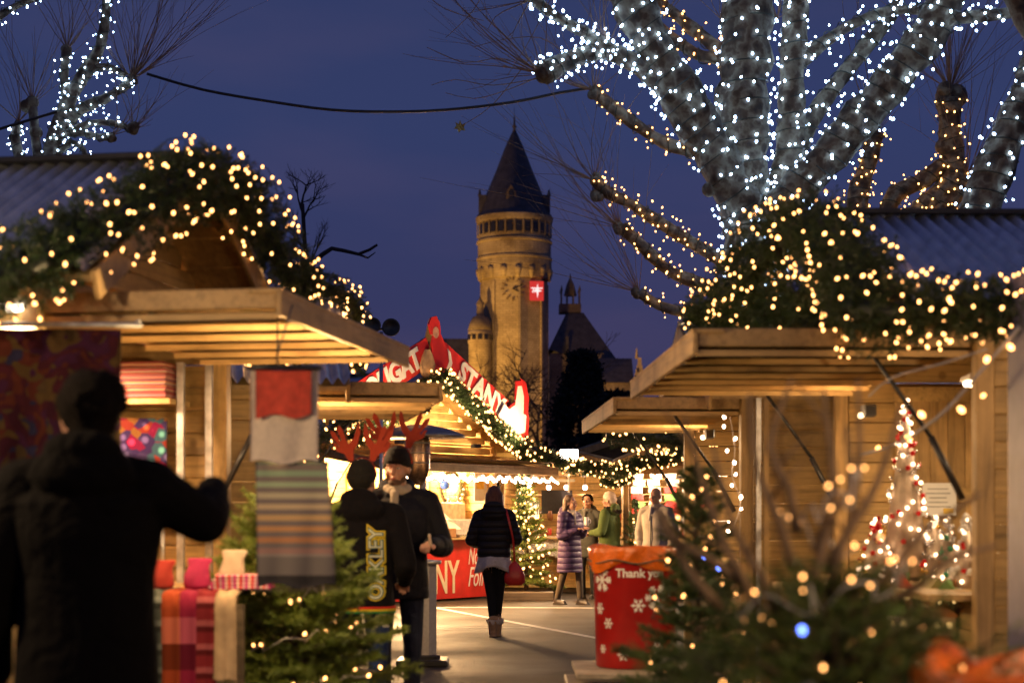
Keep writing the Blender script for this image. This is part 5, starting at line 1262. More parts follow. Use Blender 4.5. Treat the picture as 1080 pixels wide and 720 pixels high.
b=MB(); b.box((0,0,Z3(405)/2),(44*K,7,Z3(405))); b.build('wall',STD,t)
b=MB(); b.add([(-24*K,-3.8,Z3(405)),(12*K,-3.8,Z3(405)),(12*K,3.8,Z3(405)),(-24*K,3.8,Z3(405)),(-24*K,0,Z3(377)),(12*K,0,Z3(377))],[(0,1,5,4),(2,3,4,5),(0,4,3),(1,2,5)]); b.build('roof',SLATE,t)
b=MB()
for k in range(7): z0=Z3(405)+k*.45; b.box((18*K,-3.4,z0),(max(.4,(14-2.0*k)*K),.5,.46))
b.lathe([(.22,Z3(380)),(.05,Z3(369))],(15*K,-3.4,0),6); b.build('stepped_gable',ST,t)
for k,(x,y) in enumerate(((14,400),(19,400),(16,392))):
    w_=MB(); w_.box((x*K,-3.68,Z3(y)),(.22,.1,.5)); w_.build('window',WIN,t)
t=thing('gabled_house','house with dark roof and small gilded gable left of the tower','house',(HX(478,225),225,0)); K=.125
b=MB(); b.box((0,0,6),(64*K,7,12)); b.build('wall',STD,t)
zt=EYE+(545-357)*K
b=MB(); b.add([(-34*K,-4,12),(34*K,-4,12),(34*K,4,12),(-34*K,4,12),(-34*K,0,zt),(30*K,0,zt)],[(0,1,5,4),(2,3,4,5),(0,4,3),(1,2,5)]); b.build('roof',SLATE,t)
GG=stone('gilded gable stone',(.40,.30,.14),2)
b=MB(); b.prism([(-38*K,12),(-8*K,17.5),(-12*K,19.5),(-22*K,EYE+(545-348)*K),(-24*K,EYE+(545-340)*K),(-26*K,EYE+(545-350)*K),(-38*K,19)],.6,Matrix.Translation((0,-4.2,0))); b.build('gable',GG,t)
for k in range(3):
    w_=MB(); w_.box((-24*K+ (k-1)*.5,-4.55,EYE+(545-366)*K),(.22,.1,.6)); w_.build('window',WIN,t)
# floodlights of the tower
def flood(p,tgt,e,col,cone):
    o=lamp('tower_floodlight',p,e,col,.5,'SPOT',cone=cone); aim(o,tgt); return o
flood((cx-22,TD-22,3),(cx,TD,23),52000,(1,.48,.09),R(62)); flood((cx-5,TD-34,3),(cx+1,TD,20),22000,(1,.48,.09),R(44))
flood((-1.5,70,.6),(0,95,8),2600,(1,.50,.14),R(60))
# wall washers for hall
flood((HX(612,212)+14,170,2),(HX(625,212),212,16),3500,(1,.42,.26),R(50))
# horn speakers on pole
t=thing('loudspeaker_pole','slim pole with two round black loudspeakers above the left flap','loudspeaker',(HX(402,22),22,0)); K=22/1800.
b=MB(); b.tube([(0,0,0),(0,0,EYE+(545-350)*K)],.025,8); b.build('pole',M['galv'],t,True)
for px,py,r in((394,344,8.5),(413,346,9.5)):
    b=MB(); rot=Matrix.Rotation(PI/2,3,'X'); b.lathe([(.03,-.2),(.05,-.05),(r*K*.8,.05),(r*K,.10),(r*K*.97,.12),(r*K*.7,.08)],(HX(px,22)-HX(402,22),0,EYE+(545-py)*K),20,rot); b.build('speaker',M['black'],t,True)
b=MB(); b.bar((-.13,0,EYE+(545-347)*K),(.15,0,EYE+(545-347)*K),.03,.03); b.build('bracket',M['black'],t)
# floodlight lamp above the mug stall
t=thing('floodlight','square floodlight shining above the mug stall roof','floodlight',P(600,488,28.9)); 
b=MB(); b.box((0,0,.14),(.34,.08,.20),None,.01); b.build('housing',M['black'],t); b=MB(); b.box((0,-.046,.14),(.30,.012,.16)); b.build('glass',emis('flood glass',(1,.85,.68),30,False),t)
b=MB(); b.tube([(0,.02,-.5),(0,.02,.06)],.02,6); b.build('bracket',M['galv'],t)
lamp('floodlight_beam',(0,-.12,.14),80,(1,.76,.5),.1,'SPOT',(R(62),0,0),t,cone=R(130))
# ---------------------------------------------------------------- props in the aisle
# patio heater
HD=15.6; hx=(446-540)*HD/1800
t=thing('patio_heater','steel patio heater with dished hood behind the two men','patio heater',(hx,HD,0))
b=MB(); b.box((0,0,.03),(.46,.46,.06),None,.01); b.lathe([(.16,.06),(.16,.09),(.13,.1)],n=20); b.build('base_plate',M['black'],t)
b=MB(); b.lathe([(.125,.09),(.125,.92)],n=6); b.build('gas_housing',M['steel'],t)
b=MB(); b.lathe([(.16,.92),(.17,.93),(.17,.955),(.05,.965)],n=24); b.build('lid',M['steel'],t,True)
b=MB(); b.tube([(0,0,.95),(0,0,1.72)],.032,12); b.build('post',M['steel'],t,True)
zh=EYE+(545-458)*HD/1800
b=MB(); b.lathe([(.06,zh-.46),(.10,zh-.36),(.115,zh-.3),(.115,zh-.06),(.10,zh-.03)],(-.05,0,0),24); b.build('burner',mat('warm steel mesh',(.45,.30,.2),.3,.9,.2,60),t,True)
b=MB()
for k in range(3): b.tube([(-.05+.12*math.cos(2*PI*j/20),.12*math.sin(2*PI*j/20),zh-.26+.09*k) for j in range(21)],.006,5,False)
b.build('mesh_guard',M['steel'],t)
b=MB(); b.lathe([(.41,zh-.03),(.42,zh-.025),(.40,zh+.0),(.25,zh+.055),(.10,zh+.085),(.02,zh+.09),(.02,zh+.07),(.24,zh+.035),(.39,zh-.02)],(-.03,0,0),36); b.build('hood',mat('hood aluminium',(.22,.22,.25),.4,.8,.1,20),t,True)
# red bin on platform
BD=10.6; bx=(670-540)*BD/1800; bz=EYE+(545-702)*BD/1800
t=thing('timber_platform','low weathered timber platform under the red bin','platform',(bx,BD,0))
b=MB()
for k in range(6): b.box((.05,-.42+.16*k,bz-.02),(.86,.15,.035),Matrix.Rotation(.01*(k%2),3,'Z'),.005)
b.build('deck',mat('grey worn boards',(.30,.26,.21),.8,0,.2,8,.3,30),t)
b=MB(); 
for z in(.1,.27): b.box((.02,.0,z),(.90,.92,.13),None,.01)
b.build('frame',M['wooddark'],t)
t=thing('waste_bin','tall red bin with white snowflakes and an orange liner, lettered Thank you','bin',(bx,BD,bz))
hb=EYE+(545-585)*BD/1800-bz; rb,rt_=.243,.262
RB=mat('red bin plastic',(.40,.014,.014),.32,0,.06,8,.05,20)
b=MB(); b.lathe([(rb-.01,0),(rb,.01),(rt_,hb),(rt_+.012,hb+.01),(rt_+.012,hb+.03),(rt_-.01,hb+.03)],n=48); b.build('body',RB,t,True)
for a in (-.35,): 
    pass
b=MB(); nn=64; rings=[]
OR=mat('orange bin liner',(.75,.16,.015),.28,0,.15,14,.35,45,spec=.6)
prof=[(rt_-.02,-.10,0),(rt_+.0,.02,0),(rt_+.018,.055,.3),(rt_+.03,.05,.6),(rt_+.028,.0,1),(rt_+.022,-.035,1),(rt_+.016,-.07,1.1),(rt_+.010,-.075,1.1)]
vs=[]
for j,(r_,z,w_) in enumerate(prof):
    for k in range(nn):
        a=2*PI*k/nn; q=w_*(.012*math.sin(a*7+1)+.010*math.sin(a*13+j)+.008*math.sin(a*19+j*2)+rnd.uniform(-.007,.007))
        zz=z+w_*(.022*math.sin(a*3+.5)+.015*math.sin(a*5+j*.7))
        vs.append(((r_+q)*math.cos(a),(r_+q)*math.sin(a),hb+zz))
fs=[]
for j in range(len(prof)-1):
    for k in range(nn): k2=(k+1)%nn; fs.append((j*nn+k,j*nn+k2,(j+1)*nn+k2,(j+1)*nn+k))
b.add(vs,fs); lo_=b.build('liner',OR,t,True); md=lo_.modifiers.new('thick','SOLIDIFY'); md.thickness=.004; md=lo_.modifiers.new('sub','SUBSURF'); md.levels=1; md.render_levels=1
b=MB(); b.tube([((rt_+.034)*math.cos(2*PI*k/40),(rt_+.034)*math.sin(2*PI*k/40),hb-.035+.012*math.sin(k)) for k in range(41)],.005,6,False); b.build('tie_string',M['wooddark'],t)
def bend(me,r,ang,z):
    for v in me.vertices:
        a=ang+v.co.x/r; rr=r+v.co.z+.002; v.co=Vector((rr*math.cos(a),rr*math.sin(a),z+v.co.y))
def rat(z): return rb+(rt_-rb)*z/hb
def subdivide_x(me):
    pass
tm=text_mesh('Thank you',.072,.001,bold=.002); z=EYE+(545-603)*BD/1800-bz; bend(tm,rat(z),-PI/2+.05,z); link('lettering',tm,M['white'],t)
def flake(s):
    b=MB()
    for i in range(6):
        a=i*PI/3; d=Vector((math.cos(a),math.sin(a),0)); e=Vector((-d.y,d.x,0))
        for j in range(5): b.bar(d*s*j/5,d*s*(j+1)/5,s*.17,.002)
        for q in (.55,.85) if s>.05 else (.6,):
            for sd in(-1,1): b.bar(d*s*q*.8,d*s*(q*.8+.25)+e*s*.26*sd,s*.12,.002)
    return b
for (px,py,s) in ((670,636,.045),(655,687,.04),(690,680,.042),(640,655,.036),(635,682,.03),(689,628,.075),(634,610,.075),(700,618,.06),(632,640,.04)):
    z=EYE+(545-py)*BD/1800-bz; xx=max(-.985,min(.985,(px-670)*BD/1800/rat(z))); me=flake(s).mesh('snowflake'); bend(me,rat(z),-PI/2+math.asin(xx),z); link('snowflake',me,M['white'],t)
b=MB(); b.ell((0,0,.078),.078); b.lathe([(.02,.0),(.02,.02)],(0,0,0),8); o=b.build('rubber_ball',M['rubber'],None,True); o.location=P(700,706,9.9); o.location.z=bz; tag(o,'black ball resting at the right foot of the red bin','ball')
# second bin bottom right
b2x,b2y=(1126-540)*3.7/1800,3.7
t=thing('waste_bin','bin with crumpled orange liner in the bottom right corner','bin',(b2x,b2y,0))
b=MB(); b.lathe([(.22,.0),(.23,.01),(.25,.95),(.26,.97)],n=40); b.build('body',RB,t,True)
me=lo_.data.copy()
for v in me.vertices:
    if v.co.z<hb-.01 and v.co.xy.length>rt_: v.co.z=hb-.01-(hb-.01-v.co.z)*5.5
    v.co.x*=1.10; v.co.y*=1.10; v.co.z+=.02*math.sin(v.co.x*17+v.co.y*23)
ln=bpy.data.objects.new('liner',me); COL.objects.link(ln); ln.parent=t; ln.location=(0,0,.985-hb); ln.modifiers.new('thick','SOLIDIFY').thickness=.004; ln.modifiers.new('sub','SUBSURF')
# near corner post wall of right hut comes from hut; dark banner edge at far right
b=MB(); b.box((0,0,1.1),(.05,.3,1.9),None,.01); o=b.build('side_board',mat('blue grey board',(.10,.10,.2),.5,0,.1)); o.location=((1079-540)*7.4/1800,7.4,.35); tag(o,'blue grey board edge at the right border beside the corner post','board')
def remesh(b, voxel, smooth=4, name='body'):
    me=b.mesh(name); o=bpy.data.objects.new('tmp',me); COL.objects.link(o)
    m=o.modifiers.new('r','REMESH'); m.mode='VOXEL'; m.voxel_size=voxel; m.use_smooth_shade=True
    s=o.modifiers.new('s','SMOOTH'); s.iterations=smooth; s.factor=.5
    dg=bpy.context.evaluated_depsgraph_get(); out=bpy.data.meshes.new_from_object(o.evaluated_get(dg)); bpy.data.objects.remove(o); bpy.data.meshes.remove(me)
    out.name=name; out.polygons.foreach_set('use_smooth',[True]*len(out.polygons)); return out
def cloth(name,col,rough=.85,quilt=0,wr=.5,bs=9,var=.1,sheen=.02,spec=.2):
    m,nt,b=newmat(name); tc=N(nt,'ShaderNodeTexCoord'); src=tc.outputs['Object']
    no=N(nt,'ShaderNodeTexNoise'); no.inputs['Scale'].default_value=bs; no.inputs['Detail'].default_value=5; no.inputs['Distortion'].default_value=.8; nt.links.new(src,no.inputs['Vector'])
    nt.links.new(ramp(nt,no.outputs['Fac'],[(.3,[x*(1-var) for x in col]),(.7,[x*(1+var) for x in col])]),b.inputs['Base Color'])
    b.inputs['Roughness'].default_value=rough; b.inputs['Sheen Weight'].default_value=sheen; b.inputs['Specular IOR Level'].default_value=spec
    bp=N(nt,'ShaderNodeBump'); bp.inputs['Strength'].default_value=wr; bp.inputs['Distance'].default_value=.03; nt.links.new(no.outputs['Fac'],bp.inputs['Height'])
    last=bp
    if quilt:
        sp=N(nt,'ShaderNodeSeparateXYZ'); nt.links.new(src,sp.inputs[0]); mu=N(nt,'ShaderNodeMath',operation='MULTIPLY'); mu.inputs[1].default_value=PI*quilt; nt.links.new(sp.outputs['Z'],mu.inputs[0])
        sn=N(nt,'ShaderNodeMath',operation='SINE'); nt.links.new(mu.outputs[0],sn.inputs[0]); ab=N(nt,'ShaderNodeMath',operation='ABSOLUTE'); nt.links.new(sn.outputs[0],ab.inputs[0]); pw=N(nt,'ShaderNodeMath',operation='POWER'); pw.inputs[1].default_value=.5; nt.links.new(ab.outputs[0],pw.inputs[0])
        b2=N(nt,'ShaderNodeBump'); b2.inputs['Strength'].default_value=.9; b2.inputs['Distance'].default_value=.02; nt.links.new(pw.outputs[0],b2.inputs['Height']); nt.links.new(bp.outputs[0],b2.inputs['Normal']); last=b2
    nt.links.new(last.outputs[0],b.inputs['Normal']); return m
SKIN=mat('skin',(.50,.27,.18),.5,0,.07,9,spec=.4); SKINR=mat('flushed skin',(.55,.24,.17),.45,0,.08,9)
EYEW=mat('eye white',(.6,.58,.55),.3,0,0); EYED=mat('iris',(.03,.02,.015),.2,0,0); LIP=mat('lips',(.36,.10,.08),.5,0,.05)
def V(*a): return Vector(a)
def person(label, loc, rz, H=1.75, hands=None, elbows=None, head=(0,0,0), stride=0.0, jcol=None, hem=.82, jr=1.0, tcol=None, shoe=None, legs=1.0, hairm=None, hairlen=0, hat=None, voxel=.008, hood=True, hoodr=.09, skin=None, female=False, flare=1.0, trou_r=1.0, slope=0, beard=None, collarm=None, shoulder=.185, hairk=1.0, face=True, knees=None, waist=1.0):
    t=thing('person',label,'person',loc,rz); s=H/1.75
    skin=skin or SKIN
    sh=shoulder
    hd=V(0,.015,1.63); Rh=Matrix.Rotation(R(head[2]),3,'Z')@Matrix.Rotation(R(head[0]),3,'X')@Matrix.Rotation(R(head[1]),3,'Y')
    def HP(x,y,z): return hd+Rh@V(x,y,z)
    SL,SR=V(-sh,0,1.41),V(sh,0,1.41)
    eL=V(*(elbows[0])) if elbows else V(-sh-.07,-.03,1.12); eR=V(*(elbows[1])) if elbows else V(sh+.07,-.03,1.12)
    hL=V(*(hands[0])) if hands else V(-sh-.08,.06,.86); hR=V(*(hands[1])) if hands else V(sh+.08,.06,.86)
    hipL,hipR=V(-.09,0,.92),V(.09,0,.92)
    kL,kR=V(-.10,.03+stride*.5,.50),V(.10,.03-stride*.5,.50)
    aL,aR=V(-.095,stride-.02,.09),V(.095,-stride-.02,.09)
    if knees: kL,kR,aL,aR=[V(*q) for q in knees]
    # ---- body
    b=MB()
    b.loft([(0,0,.86,.13,.09),(0,0,.95,.155,.105),(0,0,1.08,.125,.09),(0,0,1.25,.15,.10),(0,0,1.38,.16,.095),(0,0,1.44,.10,.07),(0,0,1.47,.05,.05)],20)
    b.cap(V(0,-.01,1.42),HP(0,-.012,-.06),.062,.055)
    b.ell(HP(0,-.012,.028),(.078,.096,.098),Rh); b.ell(HP(0,.022,-.045),(.060,.068,.070),Rh); b.ell(HP(0,.05,-.092),(.032,.030,.024),Rh)
    b.cap(HP(0,.085,.01),HP(0,.112,-.028),.008,.0135); b.ell(HP(0,.100,-.030),(.020,.014,.010),Rh)
    b.ell(HP(-.028,.078,.022),(.026,.016,.008),Rh); b.ell(HP(.028,.078,.022),(.026,.016,.008),Rh)
    b.ell(HP(-.045,.060,-.035),(.024,.024,.026),Rh); b.ell(HP(.045,.060,-.035),(.024,.024,.026),Rh)
    b.ell(HP(0,.092,-.064),(.024,.010,.009),Rh)
    for q in(-1,1): b.ell(HP(q*.078,-.008,-.01),(.010,.020,.032),Rh)
    for S_,e,h in((SL,eL,hL),(SR,eR,hR)):
        b.cap(S_,e,.052,.040); b.cap(e,h,.038,.026)
    for q,hp,kn,an in((-1,hipL,kL,aL),(1,hipR,kR,aR)):
        b.cap(hp,kn,.080,.052); b.cap(kn,an,.050,.034); b.cap(an+V(0,-.02,-.045),an+V(0,.13,-.055),.036,.028)
    for q,e,h in((-1,eL,hL),(1,eR,hR)):
        d=(h-e).normalized(); up=V(0,0,1); sd=d.cross(up); 
        if sd.length<.2: sd=V(0,1,0)
        sd.normalize(); nn_=sd.cross(d).normalized()
        # palm then five fingers curling
        p0=h; p1=h+d*.075
        b.cap(p0,p0+d*.03,.026,.03); 
        for f in range(4):
            off=sd*((f-1.5)*.0195); base=p1*0+h+d*.07+off; ln=[.060,.072,.068,.052][f]
            b.cap(h+d*.02+off*.7,base,.013,.011,8)
            c1=base+(d*.8+nn_*-.45).normalized()*ln*.5; c2=c1+(d*.3-nn_*.95).normalized()*ln*.5
            b.cap(base,c1,.0095,.0085,8); b.cap(c1,c2,.0085,.007,8)
        tb=h+d*.025-sd*.03; b.cap(tb,tb-sd*.022+d*.03-nn_*.01,.012,.0105,8); b.cap(tb-sd*.022+d*.03-nn_*.01,tb-sd*.02+d*.058-nn_*.025,.010,.008,8)
    sc_=Matrix.Scale(s,4)
    def out(bb,name,m,vx=voxel,sm=3,par=t):
        me=remesh(bb,vx,sm,name); me.transform(sc_); return link(name,me,m,par)
    body=out(b,'body',skin,min(voxel,.007),2)
    if face:
        for q in(-1,1):
            e=MB(); e.ell(HP(q*.030,.0795,.002),(.0125,.007,.0062),Rh); 
            me=e.mesh('eye',True); me.transform(sc_); eo=link('eye',me,EYEW,t)
            e=MB(); e.ell(HP(q*.030,.0855,.002),(.0045,.0022,.005),Rh); me=e.mesh('iris',True); me.transform(sc_); link('iris',me,EYED,eo)
            if hairm:
                e=MB(); e.cap(HP(q*.018,.090,.028),HP(q*.045,.081,.029),.0035,.002,6); me=e.mesh('eyebrow'); me.transform(sc_); link('eyebrow',me,hairm,t)
        e=MB(); e.ell(HP(0,.099,-.062),(.022,.006,.0045),Rh); e.ell(HP(0,.098,-.069),(.019,.006,.005),Rh); me=e.mesh('mouth',True); me.transform(sc_); link('mouth',me,LIP,t)
    if beard:
        e=MB(); e.ell(HP(0,.052,-.090),(.044,.040,.032),Rh); e.ell(HP(-.05,.03,-.06),(.018,.036,.034),Rh); e.ell(HP(.05,.03,-.06),(.018,.036,.034),Rh); out(e,'beard',beard,.006,2)
    # ---- trousers
    b=MB(); tr=trou_r
    b.loft([(0,0,.84,.15*tr,.11),(0,0,.93,.172*tr,.122),(0,0,1.0,.165*tr,.118),(0,0,1.04,.15*tr,.11)],20)
    for hp,kn,an in((hipL,kL,aL),(hipR,kR,aR)):
        b.cap(hp,kn,.094*tr,.066*tr); b.cap(kn,an.lerp(kn,.06)+V(0,0,.015),.064*tr,.054*tr if not female else .042*tr)
    out(b,'trousers',tcol,voxel,2)
    # ---- shoes
    for an in(aL,aR):
        d=MB(); d.cap(an+V(0,-.03,-.045),an+V(0,.14,-.058),.045,.036); 
        if shoe[1]: d.cap(an+V(0,-.015,-.04),an+V(0,-.01,.0+shoe[1]),.05,.062)
        else: d.cap(an+V(0,-.02,-.04),an+V(0,-.01,.0),.046,.046)
        d.box(an+V(0,.05,-.08),(.085,.26,.02),None,.008)
        so=out(d,'shoe',shoe[0],voxel,1)
        if shoe[1]:
            f=MB()
            for k in range(60):
                a=2*PI*k/60; c=an+V(.06*math.cos(a),-.01+.06*math.sin(a),shoe[1]); f.cap(c,c+V(.012*math.cos(a)+rnd.uniform(-.01,.01),.012*math.sin(a),rnd.uniform(-.05,.03)),.009,.004,5)
            me=f.mesh('fur_trim'); me.transform(sc_); link('fur_trim',me,shoe[2],so)
    # ---- jacket
    b=MB(); j=jr; w_=waist
    rings=[(0,0,hem,.185*j*flare,.14*j*flare),(0,0,hem+.05,.188*j*flare,.142*j*flare)]
    zz=[z for z in (.75,.9,1.0,1.12,1.25,1.36) if z>hem+.08]
    rr={.75:(.185,.14),.9:(.184,.138),1.0:(.176*w_,.132*w_),1.12:(.176*w_,.130),1.25:(.195,.135),1.36:(.200,.128)}
    for z in zz:
        fl=1+(flare-1)*max(0,(1.1-z)/(1.1-hem)) if flare!=1 else 1
        rings.append((0,0,z,rr[z][0]*j*fl,rr[z][1]*j*fl))
    rings+= [(0,-.005,1.43,.155,.10),(0,-.01,1.475,.09,.078),(0,-.01,1.49,.07,.07)]
    b.loft(rings,28,2.3)
    for S_,e,h in((SL,eL,hL),(SR,eR,hR)):
        hh=e.lerp(h,.97); b.cap(S_+V(0,0,-.012),e,.078*j,.064*j); b.cap(e,hh,.062*j,.047*j)
        # folds at the elbow
        for q in range(3): c=e.lerp(hh,.1+.14*q); b.ell(c,(.066*j,)*3)
        b.cap(V(math.copysign(.05,S_.x),-.01,1.455),S_+V(0,0,.0),.07,.074*j)
    if hood:
        b.ell(V(0,-.10,1.45),(.165,.075,.095)); b.ell(V(0,-.10,1.52),(.125,.065,.065))
        for q in(-1,1): b.cap(V(q*.09,-.06,1.50),V(q*.055,.06,1.455),.038,.03)
    else:
        for k in range(10):
            a=2*PI*k/10; b.ell(V(.068*math.cos(a),-.005+.062*math.sin(a),1.50),(.025,.025,.035))
    jk=out(b,'jacket',jcol,voxel,3)
    if collarm:
        b=MB()
        for k in range(14):
            a=2*PI*k/14; b.ell(V(.072*math.cos(a),.0+.07*math.sin(a),1.485+.01*math.sin(k*2.3)),(.033,.033,.036))
        b.cap(V(.02,.10,1.46),V(.03,.135,1.30),.03,.025); out(b,'scarf',collarm,voxel,2)
    # ---- hair, hats
    if hat:
        kind,hm=hat; b=MB()
        prof=[(.0,.028),(.099,.03),(.103,.04),(.101,.055),(.092,.085),(.068,.118),(.035,.134),(.01,.138)]
        hb_=[];
        b.lathe([(r_,z+.012) for r_,z in prof],HP(0,-.014,0),22,Rh,.90,1.08)
        b.lathe([(.092,-.005),(.103,.0),(.108,.02),(.107,.055),(.095,.06)],HP(0,-.018,.004),22,Rh@Matrix.Rotation(R(15),3,'X'),.90,1.06)
        b.ell(HP(0,-.062,-.005),(.078,.058,.062),Rh)
        if kind=='peak': pass
        out(b,'hat',hm,.006,2)
    if hairm and hairlen>=0 and not(hat and hairlen==0):
        b=MB()
        b.ell(HP(0,-.026,.038),(.090*hairk,.098*hairk,.100*hairk),Rh)
        b.ell(HP(0,-.055,-.02),(.078,.068,.078),Rh)
        if hairlen==0:
            for k in range(80):
                a=rnd.uniform(0,2*PI); e=math.asin(rnd.uniform(-.1,.98)); dv=V(math.cos(a)*math.cos(e),math.sin(a)*math.cos(e),math.sin(e)); c=V(dv.x*.088*hairk,dv.y*.098*hairk-.026,dv.z*.098*hairk+.038)
                if c.y>.05 and c.z<.09: continue
                b.cap(HP(*(c*.96)),HP(*(c+V(dv.x*.006+.012,0,.006))),.015,.008,6)
            b.cap(HP(-.05,.04,.100),HP(.05,.045,.100),.022,.022)
        else:
            for k in range(15):
                a=PI+PI*k/14; x=.075*math.cos(a); y=-.03+.06*math.sin(a)
                c=[HP(x,y,.03),HP(x*1.15,y-.02,-.08),HP(x*1.35,y-.035,-.08-hairlen*.55),HP(x*1.1,y-.05+rnd.uniform(-.01,.01),-.08-hairlen*rnd.uniform(.85,1.05))]
                for i in range(3): b.cap(c[i],c[i+1],[.032,.030,.026][i],[.030,.026,.010][i],7)
        out(b,'hair',hairm,.007,5)
    t['_s']=s
    return t,HP,s,jk,sc_
HB=mat('dark hair',(.010,.007,.005),.8,0,.3,40,.6,200,stretch=(3,3,.6),spec=.06); HBR=mat('auburn hair',(.16,.055,.025),.5,0,.3,30,.6,120,stretch=(3,3,.5)); HBN=mat('brown hair',(.10,.055,.03),.5,0,.3,30,.6,120)
JK=lambda n,c,**k: cloth(n,c,**k)
# 1 nearest man
t,HP,s,jk,S=person('nearest man, dark hair and black hooded coat, right arm raised at the scarf hut',((92-540)*5.55/1800,5.55,0),R(6),1.80,
  hands=((-.30,.10,.82),(.37,.34,1.40)),elbows=((-.30,-.03,1.10),(.36,.06,1.30)),head=(4,0,22),jcol=JK('black winter coat',(.006,.005,.0045),quilt=0,wr=1.0,bs=7,rough=.9,spec=.08,sheen=0),hem=.74,jr=1.2,hairk=1.14,tcol=JK('dark trousers',(.02,.02,.025)),shoe=(M['rubber'],0,None),hairm=HB,hairlen=0,voxel=.008,shoulder=.20)
def antlers(t,HP,s,m,label=''):
    hb=MB(); hb.tube([HP(.098*math.cos(a),-.01,.03+.12*math.sin(a)) for a in [PI*k/12 for k in range(13)]],.007,6)
    for v in range(len(hb.v)): hb.v[v]=tuple(x*s for x in hb.v[v])
    ob=hb.build('antler_headband',m,t,True)
    for q in(-1,1):
        poly=[(0,0),(.028,0),(.045,.05),(.085,.075),(.10,.13),(.082,.125),(.07,.095),(.062,.10),(.095,.16),(.10,.205),(.075,.19),(.055,.13),(.045,.135),(.06,.20),(.045,.225),(.028,.20),(.02,.13),(.01,.10),(-.03,.135),(-.06,.20),(-.075,.21),(-.07,.15),(-.04,.09),(-.01,.06)]
        b=MB(); base=HP(q*.055,-.01,.135)
        Mx=Matrix.Translation(base*s)@Matrix.Rotation(R(q*12),4,'Y')
        b.prism([(x*q*1.15*s,z*1.1*s) for x,z in (poly if q>0 else poly[::-1])],.012,Mx); b.build('antler',m,ob)
ANT=cloth('reindeer felt',(.33,.045,.025),wr=.2,bs=60)
# 2 hoodie man
HOD=JK('navy black hoodie',(.006,.006,.009),spec=.1,wr=.7,bs=8,rough=.9)
t,HP,s,jk,S=person('man in black hoodie with yellow lettering, beanie and felt antlers, back turned',((382-540)*10.7/1800,10.7,0),R(-8),1.69,
  hands=((-.22,.22,1.02),(.23,.24,.98)),elbows=((-.29,.0,1.12),(.29,.0,1.10)),head=(2,0,-6),jcol=HOD,hem=.80,jr=1.12,tcol=JK('blue jeans',(.02,.045,.15),wr=.6,bs=14),shoe=(M['rubber'],0,None),hat=('beanie',JK('black knit',(.012,.012,.012),wr=.4,bs=70)),hairm=HB,hairlen=0,voxel=.008,shoulder=.205)
antlers(t,HP,s,ANT)
# hem ribbing in red, yellow, green
for i,(c,z) in enumerate((((.55,.03,.02),.815),((.65,.50,.03),.800),((.03,.20,.06),.785))):
    b=MB(); b.lathe([(.212,z-.006),(.222,z-.006),(.222,z+.008),(.212,z+.008)],(0,0,0),32,None,1.0,.76); me=b.mesh('hem_stripe',True); me.transform(S); link('hem_stripe',me,cloth('hem colour %d'%i,c,wr=.1),t)
def project(me, target, axis=Vector((0,1,0)), off=.004):
    bv=BVHTree.FromPolygons([v.co.copy() for v in target.vertices],[tuple(p.vertices) for p in target.polygons])
    for v in me.vertices:
        o=v.co-axis*1.0; hit=bv.ray_cast(o,axis)
        if hit[0] is not None: v.co=hit[0]-axis*(off+v.co.y*-1.0 if False else off)
    me.update()
for i,(bold,off,c) in enumerate(((.024,.003,(.60,.48,.03)),(.011,.0045,(.03,.10,.11)),(.0,.0065,(.55,.62,.55)))):
    tm=text_mesh('OAKLEY',.118,.0,bold=bold*.6); 
    mm=Matrix(((0,-1,0,.118),(0,0,-1,0),(1,0,0,1.045),(0,0,0,1)))
    mm=Matrix(((0,-1,0,.120),(0,0,1,0),(1,0,0,1.06),(0,0,0,1)))
    tm.transform(mm); project(tm,jk.data,off=off*1.5); link('lettering',tm,cloth('print colour %d'%i,c,wr=0,sheen=0),t)
tr=[o for o in KIDS(t) if o.name.startswith('trousers')][0]
tm=text_mesh('R',.13,.0,bold=.006,shear=.2); tm.transform(Matrix(((1,0,0,.125),(0,0,1,0),(0,1,0,.71),(0,0,0,1)))); project(tm,tr.data,off=.008); link('lettering',tm,M['white'],t)
# 3 beanie man facing us
t,HP,s,jk,S=person('bearded man in beanie, antlers and black coat facing us beside the hoodie man',((419-540)*11.5/1800,11.5,0),R(180+6),1.80,
  hands=((-.20,.26,1.13),(.22,.10,.95)),elbows=((-.30,.02,1.12),(.28,-.04,1.14)),head=(-2,0,-20),jcol=JK('black navy coat',(.008,.009,.016),wr=.7,bs=8,rough=.7),hem=.78,jr=1.12,tcol=JK('dark jeans',(.02,.025,.05),wr=.7,bs=12),shoe=(M['rubber'],0,None),hat=('beanie',JK('black wool knit',(.015,.014,.014),wr=.4,bs=70)),hairm=HB,hairlen=0,beard=mat('stubble',(.10,.055,.035),.8,0,.2,60),voxel=.008,collarm=JK('cream scarf',(.40,.34,.26),wr=.4,bs=20),shoulder=.20)
antlers(t,HP,s,ANT)
b=MB(); b.cap(V(-.20,.34,1.13)*s,V(-.19,.36,1.20)*s,.012,.009,8); o=b.build('snack',mat('bright sweet',(.75,.6,.45),.5),None,True)
o.location=t.location; o.rotation_euler=t.rotation_euler; 
# give it a base at its own place
for v in o.data.vertices: v.co=v.co-V(-.20,.34,1.13)*s
o.location=mat_of(t)@(V(-.20,.34,1.13)*s); tag(o,'small pale stick snack in the hand of the bearded man','snack')
